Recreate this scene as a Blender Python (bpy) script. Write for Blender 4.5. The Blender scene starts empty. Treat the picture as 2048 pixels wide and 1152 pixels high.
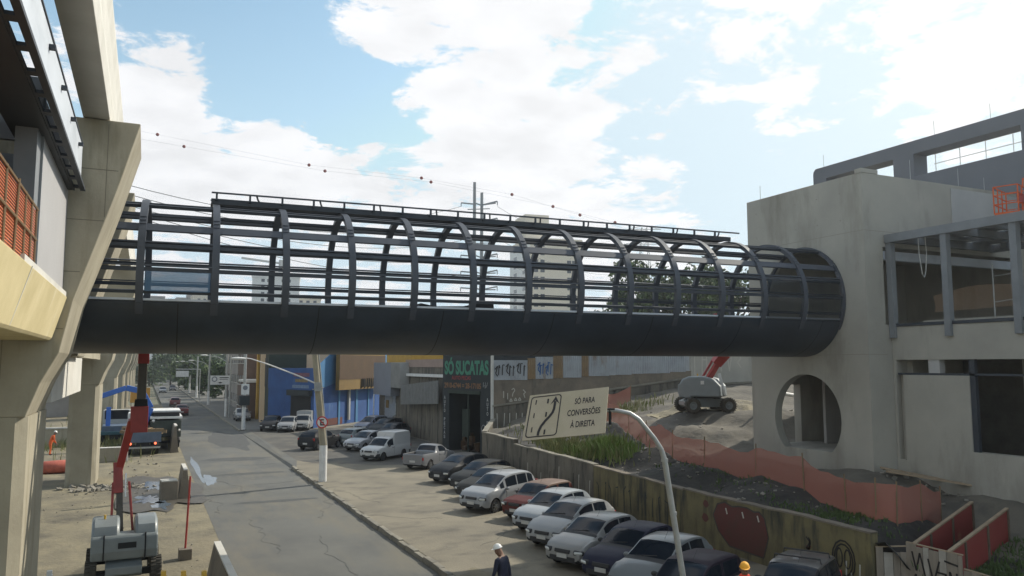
import bpy, bmesh, math, random
from mathutils import Vector, Matrix, Euler
random.seed(7)
SC = bpy.context.scene
R = math.radians
# ------------------------------------------------------------------ camera
cam_d = bpy.data.cameras.new("camera"); cam = bpy.data.objects.new("camera", cam_d)
SC.collection.objects.link(cam); SC.camera = cam
cam.location = (0, 0, 6.8)
cam.rotation_euler = (R(95.6), 0, R(-24.95))
cam_d.sensor_width = 36; cam_d.lens = 36 * 1570 / 2048
cam_d.clip_start = .1; cam_d.clip_end = 9000
# ------------------------------------------------------------------ light
SUN_AZ, SUN_EL = 75, 37
sd = Vector((math.sin(R(SUN_AZ)) * math.cos(R(SUN_EL)), math.cos(R(SUN_AZ)) * math.cos(R(SUN_EL)), math.sin(R(SUN_EL))))
sl = bpy.data.lights.new("sun", 'SUN'); sl.energy = 5.0; sl.angle = R(.6); sl.color = (1, .93, .80)
so = bpy.data.objects.new("sun", sl); SC.collection.objects.link(so)
so.rotation_euler = (-sd).to_track_quat('-Z', 'Y').to_euler(); so.location = (40, 30, 60)
SC.view_settings.view_transform = 'Standard'; SC.view_settings.look = 'None'
SC.view_settings.gamma = 1; SC.view_settings.use_curve_mapping = False
SC.view_settings.exposure = 0.0

def pixdir(px, py):
    a = R(5.6); p = R(24.95)
    f = Vector((math.sin(p) * math.cos(a), math.cos(p) * math.cos(a), math.sin(a)))
    r = Vector((math.cos(p), -math.sin(p), 0)); u = r.cross(f)
    return (f * 1570 + r * (px - 1024) - u * (py - 576)).normalized()

W = bpy.data.worlds.new("World"); SC.world = W; W.use_nodes = True
nt = W.node_tree; N = nt.nodes; LK = nt.links
for n in list(N): N.remove(n)
def nd(t, **k):
    n = N.new(t)
    for a, b in k.items(): setattr(n, a, b)
    return n
out = nd('ShaderNodeOutputWorld'); bg = nd('ShaderNodeBackground'); bg.inputs[1].default_value = .1
sky = nd('ShaderNodeTexSky', sky_type='NISHITA'); sky.sun_disc = False
sky.sun_elevation = R(SUN_EL); sky.sun_rotation = R(SUN_AZ); sky.air_density = 1.0; sky.dust_density = 1.2; sky.ozone_density = 1.5
tc = nd('ShaderNodeTexCoord'); sep = nd('ShaderNodeSeparateXYZ'); LK.new(tc.outputs['Generated'], sep.inputs[0])
def mth(op, a, b=None, c=None, clamp=False):
    n = nd('ShaderNodeMath', operation=op); n.use_clamp = clamp
    for i, x in enumerate((a, b, c)):
        if x is None: continue
        if isinstance(x, (int, float)): n.inputs[i].default_value = x
        else: LK.new(x, n.inputs[i])
    return n.outputs[0]
zc = mth('MAXIMUM', sep.outputs[2], .02)
zz = mth('ADD', zc, .16)
cx = mth('DIVIDE', sep.outputs[0], zz); cy = mth('DIVIDE', sep.outputs[1], zz)
comb = nd('ShaderNodeCombineXYZ'); LK.new(cx, comb.inputs[0]); LK.new(cy, comb.inputs[1]); comb.inputs[2].default_value = 3.7
n1 = nd('ShaderNodeTexNoise'); n1.inputs['Scale'].default_value = 5.2; n1.inputs['Detail'].default_value = 9; n1.inputs['Roughness'].default_value = .63; n1.inputs['Distortion'].default_value = .25
LK.new(comb.outputs[0], n1.inputs['Vector'])
dens = n1.outputs[0]
# where the photograph shows clear sky (negative) and heavy cloud (positive)
for (px, py, rad, amt) in [(470, 110, 9, -.20), (640, 175, 6, -.17), (745, 235, 5, -.16), (560, 30, 4, -.10), (1640, 330, 11, -.12), (1420, 290, 4, -.07), (530, 160, 4, -.05),
                           (960, 120, 13, .10), (1030, 320, 8, .12), (430, 240, 8, .19), (620, 330, 6, .12), (330, 350, 6, .08), (1450, 60, 9, .09), (1900, 120, 7, .04), (310, 110, 5, .10), (1250, 480, 9, .08), (600, 420, 9, .05), (1590, 225, 4, .13), (1850, 200, 5, .10), (280, 330, 6, .07), (1830, 60, 6, .05), (1320, 230, 4, -.06), (1010, 235, 3, -.05), (1210, 60, 3, -.05), (1470, 400, 8, -.06), (800, 20, 4, .08)]:
    d = pixdir(px, py)
    dp = nd('ShaderNodeVectorMath', operation='DOT_PRODUCT'); LK.new(tc.outputs['Generated'], dp.inputs[0]); dp.inputs[1].default_value = d
    mr = nd('ShaderNodeMapRange', interpolation_type='SMOOTHSTEP'); LK.new(dp.outputs['Value'], mr.inputs[0])
    mr.inputs[1].default_value = math.cos(R(rad)); mr.inputs[2].default_value = 1.0; mr.inputs[3].default_value = 0; mr.inputs[4].default_value = amt
    dens = mth('ADD', dens, mr.outputs[0])
cr = nd('ShaderNodeMapRange', interpolation_type='SMOOTHSTEP'); LK.new(dens, cr.inputs[0]); cr.inputs[1].default_value = .475; cr.inputs[2].default_value = .575
n2 = nd('ShaderNodeTexNoise'); n2.inputs['Scale'].default_value = 5.5; n2.inputs['Detail'].default_value = 8; LK.new(comb.outputs[0], n2.inputs['Vector'])
cb = nd('ShaderNodeMapRange'); LK.new(n2.outputs[0], cb.inputs[0]); cb.inputs[1].default_value = .35; cb.inputs[2].default_value = .62; cb.inputs[3].default_value = 8.9; cb.inputs[4].default_value = 10.2
cc = nd('ShaderNodeCombineColor'); 
LK.new(cb.outputs[0], cc.inputs[0]); LK.new(mth('MULTIPLY', cb.outputs[0], 1.005), cc.inputs[1]); LK.new(mth('MULTIPLY', cb.outputs[0], 1.02), cc.inputs[2])
skm = nd('ShaderNodeMix', data_type='RGBA', blend_type='MULTIPLY'); skm.inputs[0].default_value = 1
LK.new(sky.outputs[0], skm.inputs[6]); skm.inputs[7].default_value = (1.9, 2.12, 1.84, 1)
hz_ = nd('ShaderNodeMapRange', interpolation_type='SMOOTHSTEP'); LK.new(sep.outputs[2], hz_.inputs[0]); hz_.inputs[1].default_value = .50; hz_.inputs[2].default_value = .0; hz_.inputs[3].default_value = 0; hz_.inputs[4].default_value = .65
hmx = nd('ShaderNodeMix', data_type='RGBA'); LK.new(hz_.outputs[0], hmx.inputs[0]); LK.new(skm.outputs[2], hmx.inputs[6]); hmx.inputs[7].default_value = (7.0, 8.6, 9.4, 1)
mixc = nd('ShaderNodeMix', data_type='RGBA'); LK.new(cr.outputs[0], mixc.inputs[0]); cap_ = nd('ShaderNodeMix', data_type='RGBA', blend_type='DARKEN'); cap_.inputs[0].default_value = 1; LK.new(hmx.outputs[2], cap_.inputs[6]); cap_.inputs[7].default_value = (6.6, 8.3, 9.3, 1); LK.new(cap_.outputs[2], mixc.inputs[6]); LK.new(cc.outputs[0], mixc.inputs[7])
gd = nd('ShaderNodeVectorMath', operation='DOT_PRODUCT'); LK.new(tc.outputs['Generated'], gd.inputs[0]); gd.inputs[1].default_value = sd
gm = nd('ShaderNodeMapRange', interpolation_type='SMOOTHSTEP'); LK.new(gd.outputs['Value'], gm.inputs[0]); gm.inputs[1].default_value = .62; gm.inputs[2].default_value = 1.0; gm.inputs[3].default_value = 0; gm.inputs[4].default_value = .25
glow = nd('ShaderNodeMix', data_type='RGBA'); LK.new(gm.outputs[0], glow.inputs[0]); LK.new(mixc.outputs[2], glow.inputs[6]); glow.inputs[7].default_value = (9.6, 9.75, 9.9, 1)
LK.new(glow.outputs[2], bg.inputs[0]); LK.new(bg.outputs[0], out.inputs[0])
# ------------------------------------------------------------------ helpers
COL = SC.collection
class MB:
    def __init__(s): s.v = []; s.f = []; s.m = []; s.cur = 0
    def add(s, vs, fs):
        o = len(s.v); s.v += [tuple(x) for x in vs]
        for f in fs: s.f.append([o + i for i in f]); s.m.append(s.cur)
        return s
    def box(s, x0, x1, y0, y1, z0, z1):
        return s.add([(x0, y0, z0), (x1, y0, z0), (x1, y1, z0), (x0, y1, z0), (x0, y0, z1), (x1, y0, z1), (x1, y1, z1), (x0, y1, z1)],
                     [(0, 3, 2, 1), (4, 5, 6, 7), (0, 1, 5, 4), (1, 2, 6, 5), (2, 3, 7, 6), (3, 0, 4, 7)])
    def obox(s, c, sz, rot=(0, 0, 0)):
        M = Euler(rot).to_matrix(); c = Vector(c); h = [x / 2 for x in sz]
        vs = [c + M @ Vector((sx * h[0], sy * h[1], sz_ * h[2])) for sz_ in (-1, 1) for sx, sy in ((-1, -1), (1, -1), (1, 1), (-1, 1))]
        return s.add(vs, [(0, 3, 2, 1), (4, 5, 6, 7), (0, 1, 5, 4), (1, 2, 6, 5), (2, 3, 7, 6), (3, 0, 4, 7)])
    def beam(s, p, q, w, h, up=(0, 0, 1), w2=None, h2=None):
        p = Vector(p); q = Vector(q); d = (q - p).normalized(); u = Vector(up)
        sd_ = d.cross(u)
        if sd_.length < 1e-4: sd_ = d.cross(Vector((0, 1, 0)))
        sd_.normalize(); u = sd_.cross(d); w2 = w if w2 is None else w2; h2 = h if h2 is None else h2
        vs = [c + sd_ * (a * ww / 2) + u * (b * hh / 2) for c, ww, hh in ((p, w, h), (q, w2, h2)) for a, b in ((-1, -1), (1, -1), (1, 1), (-1, 1))]
        return s.add(vs, [(0, 3, 2, 1), (4, 5, 6, 7), (0, 1, 5, 4), (1, 2, 6, 5), (2, 3, 7, 6), (3, 0, 4, 7)])
    def tube(s, path, r, n=8, caps=True):
        path = [Vector(p) for p in path]; rs = r if isinstance(r, (list, tuple)) else [r] * len(path)
        vs = []; fs = []
        prev = None
        for i, p in enumerate(path):
            d = (path[min(i + 1, len(path) - 1)] - path[max(i - 1, 0)]).normalized()
            if prev is None:
                a = d.cross(Vector((0, 0, 1)))
                if a.length < 1e-3: a = d.cross(Vector((1, 0, 0)))
            else: a = prev - d * prev.dot(d)
            a.normalize(); prev = a; b = d.cross(a)
            for k in range(n):
                t = 2 * math.pi * k / n; vs.append(p + (a * math.cos(t) + b * math.sin(t)) * rs[i])
        for i in range(len(path) - 1):
            for k in range(n):
                k2 = (k + 1) % n; fs.append((i * n + k, i * n + k2, (i + 1) * n + k2, (i + 1) * n + k))
        if caps: fs.append(tuple(range(n))[::-1]); fs.append(tuple((len(path) - 1) * n + k for k in range(n)))
        return s.add(vs, fs)
    def prism(s, poly, axis, a0, a1):
        def mk(u, w, a): return {'y': (u, a, w), 'x': (a, u, w), 'z': (u, w, a)}[axis]
        n = len(poly); vs = [mk(u, w, a0) for u, w in poly] + [mk(u, w, a1) for u, w in poly]
        fs = [tuple(range(n)), tuple(range(2 * n - 1, n - 1, -1))] + [(i, (i + 1) % n, n + (i + 1) % n, n + i) for i in range(n)]
        return s.add(vs, fs)
    def lathe(s, prof, c=(0, 0, 0), axis='z', n=20, caps=True):
        c = Vector(c); vs = []; fs = []
        for r, h in prof:
            for k in range(n):
                t = 2 * math.pi * k / n; a, b = r * math.cos(t), r * math.sin(t)
                vs.append(c + Vector({'z': (a, b, h), 'y': (a, h, b), 'x': (h, a, b)}[axis]))
        m = len(prof)
        for i in range(m - 1):
            for k in range(n): fs.append((i * n + k, i * n + (k + 1) % n, (i + 1) * n + (k + 1) % n, (i + 1) * n + k))
        if caps: fs.append(tuple(range(n))); fs.append(tuple((m - 1) * n + k for k in range(n)))
        return s.add(vs, fs)
    def ball(s, c, r, n=10, m=7):
        rx, ry, rz = r if isinstance(r, (list, tuple)) else (r, r, r); c = Vector(c); vs = []; fs = []
        for i in range(1, m):
            t = math.pi * i / m
            for k in range(n):
                p = 2 * math.pi * k / n; vs.append(c + Vector((rx * math.sin(t) * math.cos(p), ry * math.sin(t) * math.sin(p), rz * math.cos(t))))
        vs.append(c + Vector((0, 0, rz))); vs.append(c - Vector((0, 0, rz))); T = len(vs) - 2
        for i in range(m - 2):
            for k in range(n): fs.append((i * n + k, (i + 1) * n + k, (i + 1) * n + (k + 1) % n, i * n + (k + 1) % n))
        for k in range(n): fs.append((T, k, (k + 1) % n)); fs.append((T + 1, (m - 2) * n + (k + 1) % n, (m - 2) * n + k))
        return s.add(vs, fs)
    def build(s, name, mat, parent=None, smooth=False, bevel=0, recalc=True):
        me = bpy.data.meshes.new(name); me.from_pydata(s.v, [], s.f)
        mats = mat if isinstance(mat, list) else [mat]
        for x in mats: me.materials.append(x)
        if len(mats) > 1: me.polygons.foreach_set('material_index', s.m)
        if recalc:
            b = bmesh.new(); b.from_mesh(me); bmesh.ops.recalc_face_normals(b, faces=b.faces); b.to_mesh(me); b.free()
        if smooth:
            me.polygons.foreach_set('use_smooth', [True] * len(me.polygons))
            if smooth != True: me.set_sharp_from_angle(angle=R(smooth))
        o = bpy.data.objects.new(name, me); COL.objects.link(o)
        if parent: o.parent = parent
        if bevel:
            bm_ = o.modifiers.new('bevel', 'BEVEL'); bm_.width = bevel; bm_.segments = 2; bm_.limit_method = 'ANGLE'; bm_.angle_limit = R(40)
        return o
def tag(o, label=None, cat=None, group=None, kind=None):
    if label: o['label'] = label
    if cat: o['category'] = cat
    if group: o['group'] = group
    if kind: o['kind'] = kind
    return o
def empty(name, loc=(0, 0, 0), rz=0, label=None, cat=None, group=None, rot=None):
    o = bpy.data.objects.new(name, None); COL.objects.link(o); o.location = loc; o.rotation_euler = rot or (0, 0, rz); o.empty_display_size = .2
    return tag(o, label, cat, group)
def copy_tree(o, parent=None):
    c = o.copy(); COL.objects.link(c); c.parent = parent
    for ch in list(o.children): copy_tree(ch, c)
    return c
def cut(o, *mbs):
    for mb in mbs:
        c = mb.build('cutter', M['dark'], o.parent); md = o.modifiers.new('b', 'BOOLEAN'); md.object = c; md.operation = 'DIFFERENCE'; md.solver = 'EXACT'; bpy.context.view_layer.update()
        dg = bpy.context.evaluated_depsgraph_get(); me = bpy.data.meshes.new_from_object(o.evaluated_get(dg))
        o.modifiers.remove(md); old = o.data; o.data = me; me.name = old.name
        bpy.data.objects.remove(c); bpy.data.meshes.remove(old)
    return o
def text(s, name, mat, parent, loc, rot, h=None, w=None, ext=.004, bold=0.0):
    cu = bpy.data.curves.new(name, 'FONT'); cu.body = s; cu.size = 1; cu.extrude = ext; cu.offset = bold; cu.align_x = 'CENTER'; cu.align_y = 'CENTER'
    t = bpy.data.objects.new(name, cu); COL.objects.link(t)
    dg = bpy.context.evaluated_depsgraph_get(); me = bpy.data.meshes.new_from_object(t.evaluated_get(dg)); bpy.data.objects.remove(t)
    xs = [v.co.x for v in me.vertices]; ys = [v.co.y for v in me.vertices]
    cx_, cy_ = (max(xs) + min(xs)) / 2, (max(ys) + min(ys)) / 2
    sy = h / (max(ys) - min(ys)) if h else 1; sx = w / (max(xs) - min(xs)) if w else sy
    for v in me.vertices: v.co = Vector(((v.co.x - cx_) * sx, (v.co.y - cy_) * sy, v.co.z))
    me.materials.clear(); me.materials.append(mat); me.name = name
    o = bpy.data.objects.new(name, me); COL.objects.link(o); o.location = loc; o.rotation_euler = rot
    if parent: o.parent = parent
    return o
# ------------------------------------------------------------------ materials
M = {}
def mat(name, col, rough=.8, metal=0, var=.0, scale=2., col2=None, bump=0., bscale=None, spec=.5, streak=None, detail=6, c0=.35, c1=.7, coat=0, stains=None):
    m = bpy.data.materials.new(name); m.use_nodes = True; t = m.node_tree; b = t.nodes['Principled BSDF']
    b.inputs['Base Color'].default_value = (*col, 1); b.inputs['Roughness'].default_value = rough; b.inputs['Metallic'].default_value = metal
    b.inputs['Specular IOR Level'].default_value = spec; b.inputs['Coat Weight'].default_value = coat
    if coat: b.inputs['Coat Roughness'].default_value = .06
    last = None
    if var or col2:
        co = t.nodes.new('ShaderNodeTexCoord'); g = t.nodes.new('ShaderNodeNewGeometry')
        mp = t.nodes.new('ShaderNodeMapping'); t.links.new(g.outputs['Position'], mp.inputs[0])
        if streak: mp.inputs['Scale'].default_value = streak
        n = t.nodes.new('ShaderNodeTexNoise'); n.inputs['Scale'].default_value = scale; n.inputs['Detail'].default_value = detail; n.inputs['Roughness'].default_value = .62
        t.links.new(mp.outputs[0], n.inputs['Vector'])
        r = t.nodes.new('ShaderNodeMapRange'); t.links.new(n.outputs[0], r.inputs[0]); r.inputs[1].default_value = c0; r.inputs[2].default_value = c1
        mx = t.nodes.new('ShaderNodeMix'); mx.data_type = 'RGBA'; t.links.new(r.outputs[0], mx.inputs[0])
        c2 = col2 or tuple(x * (1 - var) for x in col)
        mx.inputs[6].default_value = (*col, 1); mx.inputs[7].default_value = (*c2, 1); last = mx.outputs[2]
        if stains:
            scol, ssc, s0, s1, smap = stains
            mp2 = t.nodes.new('ShaderNodeMapping'); t.links.new(g.outputs['Position'], mp2.inputs[0]); mp2.inputs['Scale'].default_value = smap
            n3 = t.nodes.new('ShaderNodeTexNoise'); n3.inputs['Scale'].default_value = ssc; n3.inputs['Detail'].default_value = 8; n3.inputs['Roughness'].default_value = .65; t.links.new(mp2.outputs[0], n3.inputs['Vector'])
            r3 = t.nodes.new('ShaderNodeMapRange'); t.links.new(n3.outputs[0], r3.inputs[0]); r3.inputs[1].default_value = s0; r3.inputs[2].default_value = s1
            m3 = t.nodes.new('ShaderNodeMix'); m3.data_type = 'RGBA'; t.links.new(r3.outputs[0], m3.inputs[0]); t.links.new(last, m3.inputs[6]); m3.inputs[7].default_value = (*scol, 1); last = m3.outputs[2]
        t.links.new(last, b.inputs['Base Color'])
        if bump:
            nb = t.nodes.new('ShaderNodeTexNoise'); nb.inputs['Scale'].default_value = bscale or scale * 6; nb.inputs['Detail'].default_value = 6; t.links.new(g.outputs['Position'], nb.inputs['Vector'])
            bp = t.nodes.new('ShaderNodeBump'); bp.inputs['Strength'].default_value = bump; bp.inputs['Distance'].default_value = .05; t.links.new(nb.outputs[0], bp.inputs['Height']); t.links.new(bp.outputs[0], b.inputs['Normal'])
    M[name] = m; return m
def see(name, col, alpha, rough=.3):
    m = mat(name, col, rough); m.node_tree.nodes['Principled BSDF'].inputs['Alpha'].default_value = alpha; return m
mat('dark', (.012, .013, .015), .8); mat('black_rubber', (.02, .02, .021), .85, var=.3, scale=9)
mat('asphalt', (.128, .129, .118), .9, col2=(.078, .081, .08), scale=.22, bump=.25, bscale=40, stains=((.15, .14, .112), .42, .48, .66, (1, .28, 1)))
mat('dirt', (.235, .205, .135), .95, col2=(.13, .116, .084), scale=.45, bump=.8, bscale=5, stains=((.07, .064, .053), .33, .56, .70, (1, 1, 1)))
mat('lot', (.225, .20, .148), .92, col2=(.14, .126, .098), scale=.35, bump=.3, bscale=12, stains=((.085, .078, .066), .9, .52, .74, (.6, 1, 1)))
mat('pavement', (.17, .165, .15), .9, col2=(.12, .12, .11), scale=.8, bump=.3)
mat('kerb', (.26, .24, .19), .9, col2=(.15, .14, .12), scale=1.4)
mat('dark_soil', (.024, .023, .021), .95, col2=(.052, .048, .042), scale=.9, bump=1.2, bscale=3.5, stains=((.04, .055, .022), .6, .60, .68, (1, 1, 1))); mat('side_asphalt', (.105, .10, .088), .92, col2=(.06, .058, .054), scale=.4, bump=.3, stains=((.15, .135, .105), .5, .5, .7, (1, 1, 1))); mat('soil', (.14, .126, .10), .95, col2=(.085, .078, .064), scale=.7, bump=1.0, bscale=3.2, stains=((.075, .07, .06), .5, .52, .66, (1, 1, 1)))
mat('land', (.12, .13, .08), .95, col2=(.16, .14, .1), scale=.05)
mat('concrete', (.37, .335, .252), .85, col2=(.265, .238, .178), scale=.5, bump=.12, bscale=14, stains=((.19, .165, .105), .8, .52, .78, (2.4, 2.4, .35)))
mat('concrete_yellow', (.62, .53, .31), .85, col2=(.48, .405, .215), scale=.6, bump=.12, stains=((.70, .64, .48), .9, .58, .75, (1.5, 1.5, .3)))
mat('concrete_pale', (.60, .585, .54), .85, col2=(.49, .475, .43), scale=.8, bump=.1)
mat('plaster', (.43, .41, .355), .85, col2=(.34, .325, .285), scale=.35, bump=.1, bscale=16, stains=((.25, .235, .195), .45, .50, .72, (1.3, 1.3, .35)))
mat('plaster_pale', (.48, .475, .46), .85, col2=(.40, .40, .39), scale=.6)
mat('wall_old', (.185, .165, .13), .92, col2=(.09, .082, .067), scale=.8, bump=.4, stains=((.03, .031, .028), 1.2, .50, .64, (1.6, 1.6, .25)), streak=(1, 1, .5))
mat('wall_yellow', (.20, .168, .078), .9, col2=(.12, .105, .06), scale=1.1, bump=.3, stains=((.045, .044, .033), 1.3, .47, .64, (1.5, 1.5, .30)))
mat('wall_brown', (.22, .185, .14), .92, col2=(.14, .12, .095), scale=.9, bump=.4, stains=((.09, .08, .065), 1., .55, .72, (1.2, 1.2, .4)))
mat('steel_dark', (.036, .045, .060), .62, metal=.0, var=.25, scale=1.5, spec=.6)
mat('steel_shell', (.036, .048, .066), .40, var=.35, scale=.8, spec=.5, stains=((.06, .062, .065), .7, .58, .8, (.3, .3, 2)))
mat('steel_ring', (.058, .068, .088), .55, var=.2, scale=2, spec=.6)
mat('steel_grey', (.22, .235, .25), .5, var=.2, scale=1.2)
mat('steel_light', (.58, .62, .68), .5, var=.15, scale=.9, stains=((.38, .42, .47), .9, .55, .8, (1, .3, 1)))
mat('galv', (.42, .43, .42), .45, metal=.5, var=.25, scale=3)
mat('zinc', (.36, .39, .42), .5, metal=.3, col2=(.27, .29, .31), scale=1.2, stains=((.19, .13, .07), .7, .60, .72, (1, 1, .25)))
mat('zinc_rust', (.24, .165, .085), .8, col2=(.16, .11, .065), scale=1.5)
mat('white_paint', (.74, .74, .72), .6, var=.2, scale=3); mat('cream', (.60, .45, .29), .8, var=.12, scale=.4)
mat('sign_face', (.43, .375, .27), .55, var=.14, scale=1.6, stains=((.35, .315, .20), .9, .5, .8, (1, 1, 1))); mat('ink', (.015, .012, .012), .6)
mat('brown_frame', (.05, .042, .036), .7); mat('blue_wall', (.024, .088, .27), .8, col2=(.016, .058, .19), scale=.6, stains=((.07, .14, .28), .9, .6, .75, (1, 1, .5)))
mat('blue_light', (.06, .19, .36), .8, col2=(.045, .15, .30), scale=.5, stains=((.16, .24, .32), .8, .66, .76, (1, 1, .4)))
mat('ochre', (.21, .135, .038), .8, col2=(.16, .10, .03), scale=.5); mat('rust_brown', (.085, .048, .022), .85, col2=(.062, .036, .018), scale=.6)
mat('grey_panel', (.20, .215, .245), .6, var=.15, scale=.6); mat('corr_white', (.38, .38, .365), .6, var=.2, scale=1)
mat('shop_dark', (.022, .03, .034), .8, var=.3, scale=.8); mat('green_letter', (.05, .24, .155), .7, var=.3, scale=4); mat('red_letter', (.24, .035, .04), .7); mat('orange_letter', (.26, .125, .05), .7, var=.3, scale=5); mat('white_letter', (.36, .37, .37), .7)
mat('brown_house', (.15, .10, .075), .9, var=.4, scale=.5); mat('grey_house', (.32, .30, .28), .9, var=.3, scale=.3); mat('dark_green', (.03, .045, .035), .85, var=.3); mat('yellow_pillar', (.50, .30, .05), .8, var=.2)
mat('tower_white', (.80, .79, .77), .85, var=.12, scale=.1); mat('tower_tan', (.74, .66, .54), .85, var=.12, scale=.1); mat('win_dark', (.06, .07, .085), .25)  # tower_white and tower_tan are lightened, aerial haze put into the colour
mat('red_paint', (.36, .035, .028), .45, var=.25, scale=3, coat=.2); mat('lift_grey', (.20, .225, .23), .45, var=.14, scale=2, coat=.15); mat('lift_boom', (.11, .10, .085), .6, var=.3)
mat('blue_paint', (.03, .14, .52), .4, var=.2, scale=2, coat=.3); mat('teal_truck', (.03, .10, .13), .5, var=.3); mat('truck_green', (.05, .065, .055), .6, var=.3)
mat('orange_cloth', (.70, .13, .03), .9, var=.2, scale=6); mat('orange_net', (.55, .17, .08), .9)
mat('navy_cloth', (.018, .022, .045), .9, var=.3, scale=8); mat('maroon_cloth', (.10, .03, .035), .9); mat('skin', (.20, .105, .065), .6); mat('helmet', (.78, .78, .75), .35); mat('yellow_cap', (.85, .40, .03), .7); mat('grey_cloth', (.07, .07, .075), .9, var=.3, scale=8); mat('hair', (.015, .012, .01), .8)
mat('yellow_mach', (.62, .38, .05), .6, var=.2, scale=4); mat('wood', (.36, .28, .19), .85, col2=(.25, .19, .125), scale=3, streak=(1, 1, 6)); mat('wood_dark', (.16, .125, .09), .9, var=.4, scale=3)
mat('board_red', (.26, .045, .038), .7, col2=(.26, .05, .042), scale=1.2, stains=((.33, .13, .09), .8, .6, .7, (1, 1, 1))); mat('hoarding', (.30, .26, .21), .9, col2=(.21, .18, .145), scale=1.5, streak=(3, 3, .5))
mat('graf_red', (.12, .032, .028), .85, col2=(.09, .04, .03), scale=1.6); mat('graf_blue', (.03, .10, .26), .85); mat('graf_white', (.5, .48, .42), .9)
mat('leaf', (.055, .095, .028), .7, col2=(.095, .14, .035), scale=.9); mat('leaf_dark', (.026, .05, .02), .7, col2=(.05, .08, .028), scale=.7); mat('grass', (.21, .29, .07), .7, col2=(.09, .155, .035), scale=1.2); mat('grass_dry', (.26, .24, .10), .8, col2=(.12, .16, .05), scale=1.5); mat('bark', (.09, .075, .06), .9, var=.4, scale=4)
mat('tile', (.20, .085, .05), .85, var=.3); mat('ball_red', (.23, .05, .04), .6); mat('wire', (.11, .12, .13), .6); mat('rock', (.27, .25, .21), .95, var=.4, scale=3, bump=.4)
mat('puddle_sky', (.10, .13, .165), .16, spec=.16); mat('rope', (.7, .7, .68), .8)  # water: the blue sky reflection is put into its base colour
mat('glass_car', (.010, .015, .023), .10, spec=.26); mat('chrome', (.62, .63, .64), .25, metal=.8); mat('lens', (.62, .64, .62), .12, coat=.5); mat('tail', (.30, .012, .012), .25, coat=.4); mat('plate', (.5, .5, .48), .5); mat('plastic', (.028, .029, .031), .65)
see('glass_blue', (.10, .20, .34), .60, .08); see('glass_dark', (.015, .022, .03), .30, .08); see('net', (.36, .12, .06), .42, .9); see('net_red', (.43, .165, .12), .70, .9); see('net_pale', (.55, .35, .22), .25, .9)
lamp_on = bpy.data.materials.new('lamp_on'); lamp_on.use_nodes = True; M['lamp_on'] = lamp_on
lamp_on.node_tree.nodes['Principled BSDF'].inputs['Base Color'].default_value = (.8, .05, .02, 1); lamp_on.node_tree.nodes['Principled BSDF'].inputs['Emission Color'].default_value = (1, .18, .08, 1); lamp_on.node_tree.nodes['Principled BSDF'].inputs['Emission Strength'].default_value = 2.5
def paint(name, col, rough=.32, dust=.10, metal=.0):
    if max(col) < .12: rough = .5; dust = .05
    col = tuple(c * .62 if max(col) > .3 else c for c in col)
    return mat(name, col, rough, metal=metal, col2=tuple(c * (1 - dust) + .22 * dust * 1.2 for c in col), scale=1.3, coat=.30 if max(col) > .12 else .04, spec=.4 if max(col) > .12 else .12)
# ================================================================== ground
def sheet(name, pts, z, m):
    mb = MB(); mb.add([(x, y, z) for x, y in pts], [tuple(range(len(pts)))]); o = mb.build(name, M[m]); tag(o, kind='structure'); return o
sheet('ground', [(-600, -150), (700, -150), (700, 800), (-600, 800)], -.30, 'land')
# dirt yard with real lumps
def nz(x, y, s, seed=0):
    from mathutils import noise
    return noise.noise(Vector((x * s + seed, y * s - seed * 2.3, seed * .7)))
mb = MB(); nx, ny = 130, 190
vs = []; x0, x1, y0, y1 = -42., 2.9, 8., 150.
for j in range(ny + 1):
    y = y0 + (y1 - y0) * (j / ny) ** 1.35
    for i in range(nx + 1):
        x = x1 - (x1 - x0) * (i / nx) ** 1.7
        e = min(1, (x1 - x) / 1.2)
        vs.append((x, y, e * (.06 * nz(x, y, .35, 1) + .035 * nz(x, y, 1.1, 2) + .015 * nz(x, y, 3, 3)) - .005))
mb.add(vs, [(j * (nx + 1) + i, j * (nx + 1) + i + 1, (j + 1) * (nx + 1) + i + 1, (j + 1) * (nx + 1) + i) for j in range(ny) for i in range(nx)])
tag(mb.build('dirt_ground', M['dirt'], smooth=True), kind='structure')
sheet('road', [(2.9, -60), (9.0, -60), (9.0, 420), (2.9, 420)], 0, 'asphalt')
# parking lot, its kerb and the ramp of the side street
mb = MB(); mb.add([(9.2, -30, .15), (19.85, -30, .15), (19.85, 16.4, .15), (19.2, 16.5, .15), (19.2, 45, .15), (24, 53.5, .15), (23.5, 84, .15), (16, 86, .15), (9.9, 86, .15), (9.9, 57, .15), (9.2, 53, .15)], [tuple(range(11))])
tag(mb.build('parking_lot', M['lot']), kind='structure')
mb = MB(); mb.add([(9.0, 53, .004), (9.0, 86, .004), (9.9, 86, .152), (9.9, 57, .152), (9.2, 53, .152)], [(0, 1, 2, 3, 4)])
tag(mb.build('driveway_ramp', M['asphalt']), kind='structure')
mb = MB()
y = -20
while y < 53:
    L = random.choice([.9, 1.0, 1.0, .8]); dz = random.uniform(-.05, .02); dx = random.uniform(-.03, .03)
    mb.obox((9.1 + dx, y + L / 2, .06 + dz / 2), (.2, L - .03, .24 + dz), (0, random.uniform(-.05, .05), random.uniform(-.03, .03))); y += L
tag(mb.build('kerb', M['kerb'], bevel=.02), kind='structure')
mb = MB(); mb.box(9.0, 9.2, 86, 420, -.1, .15)
tag(mb.build('far_kerb', M['kerb']), kind='structure')
mb = MB(); mb.add([(9.2, 86, .14), (23, 86, .14), (23, 420, .14), (9.2, 420, .14)], [(0, 1, 2, 3)]); tag(mb.build('pavement', M['pavement']), kind='structure')
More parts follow.
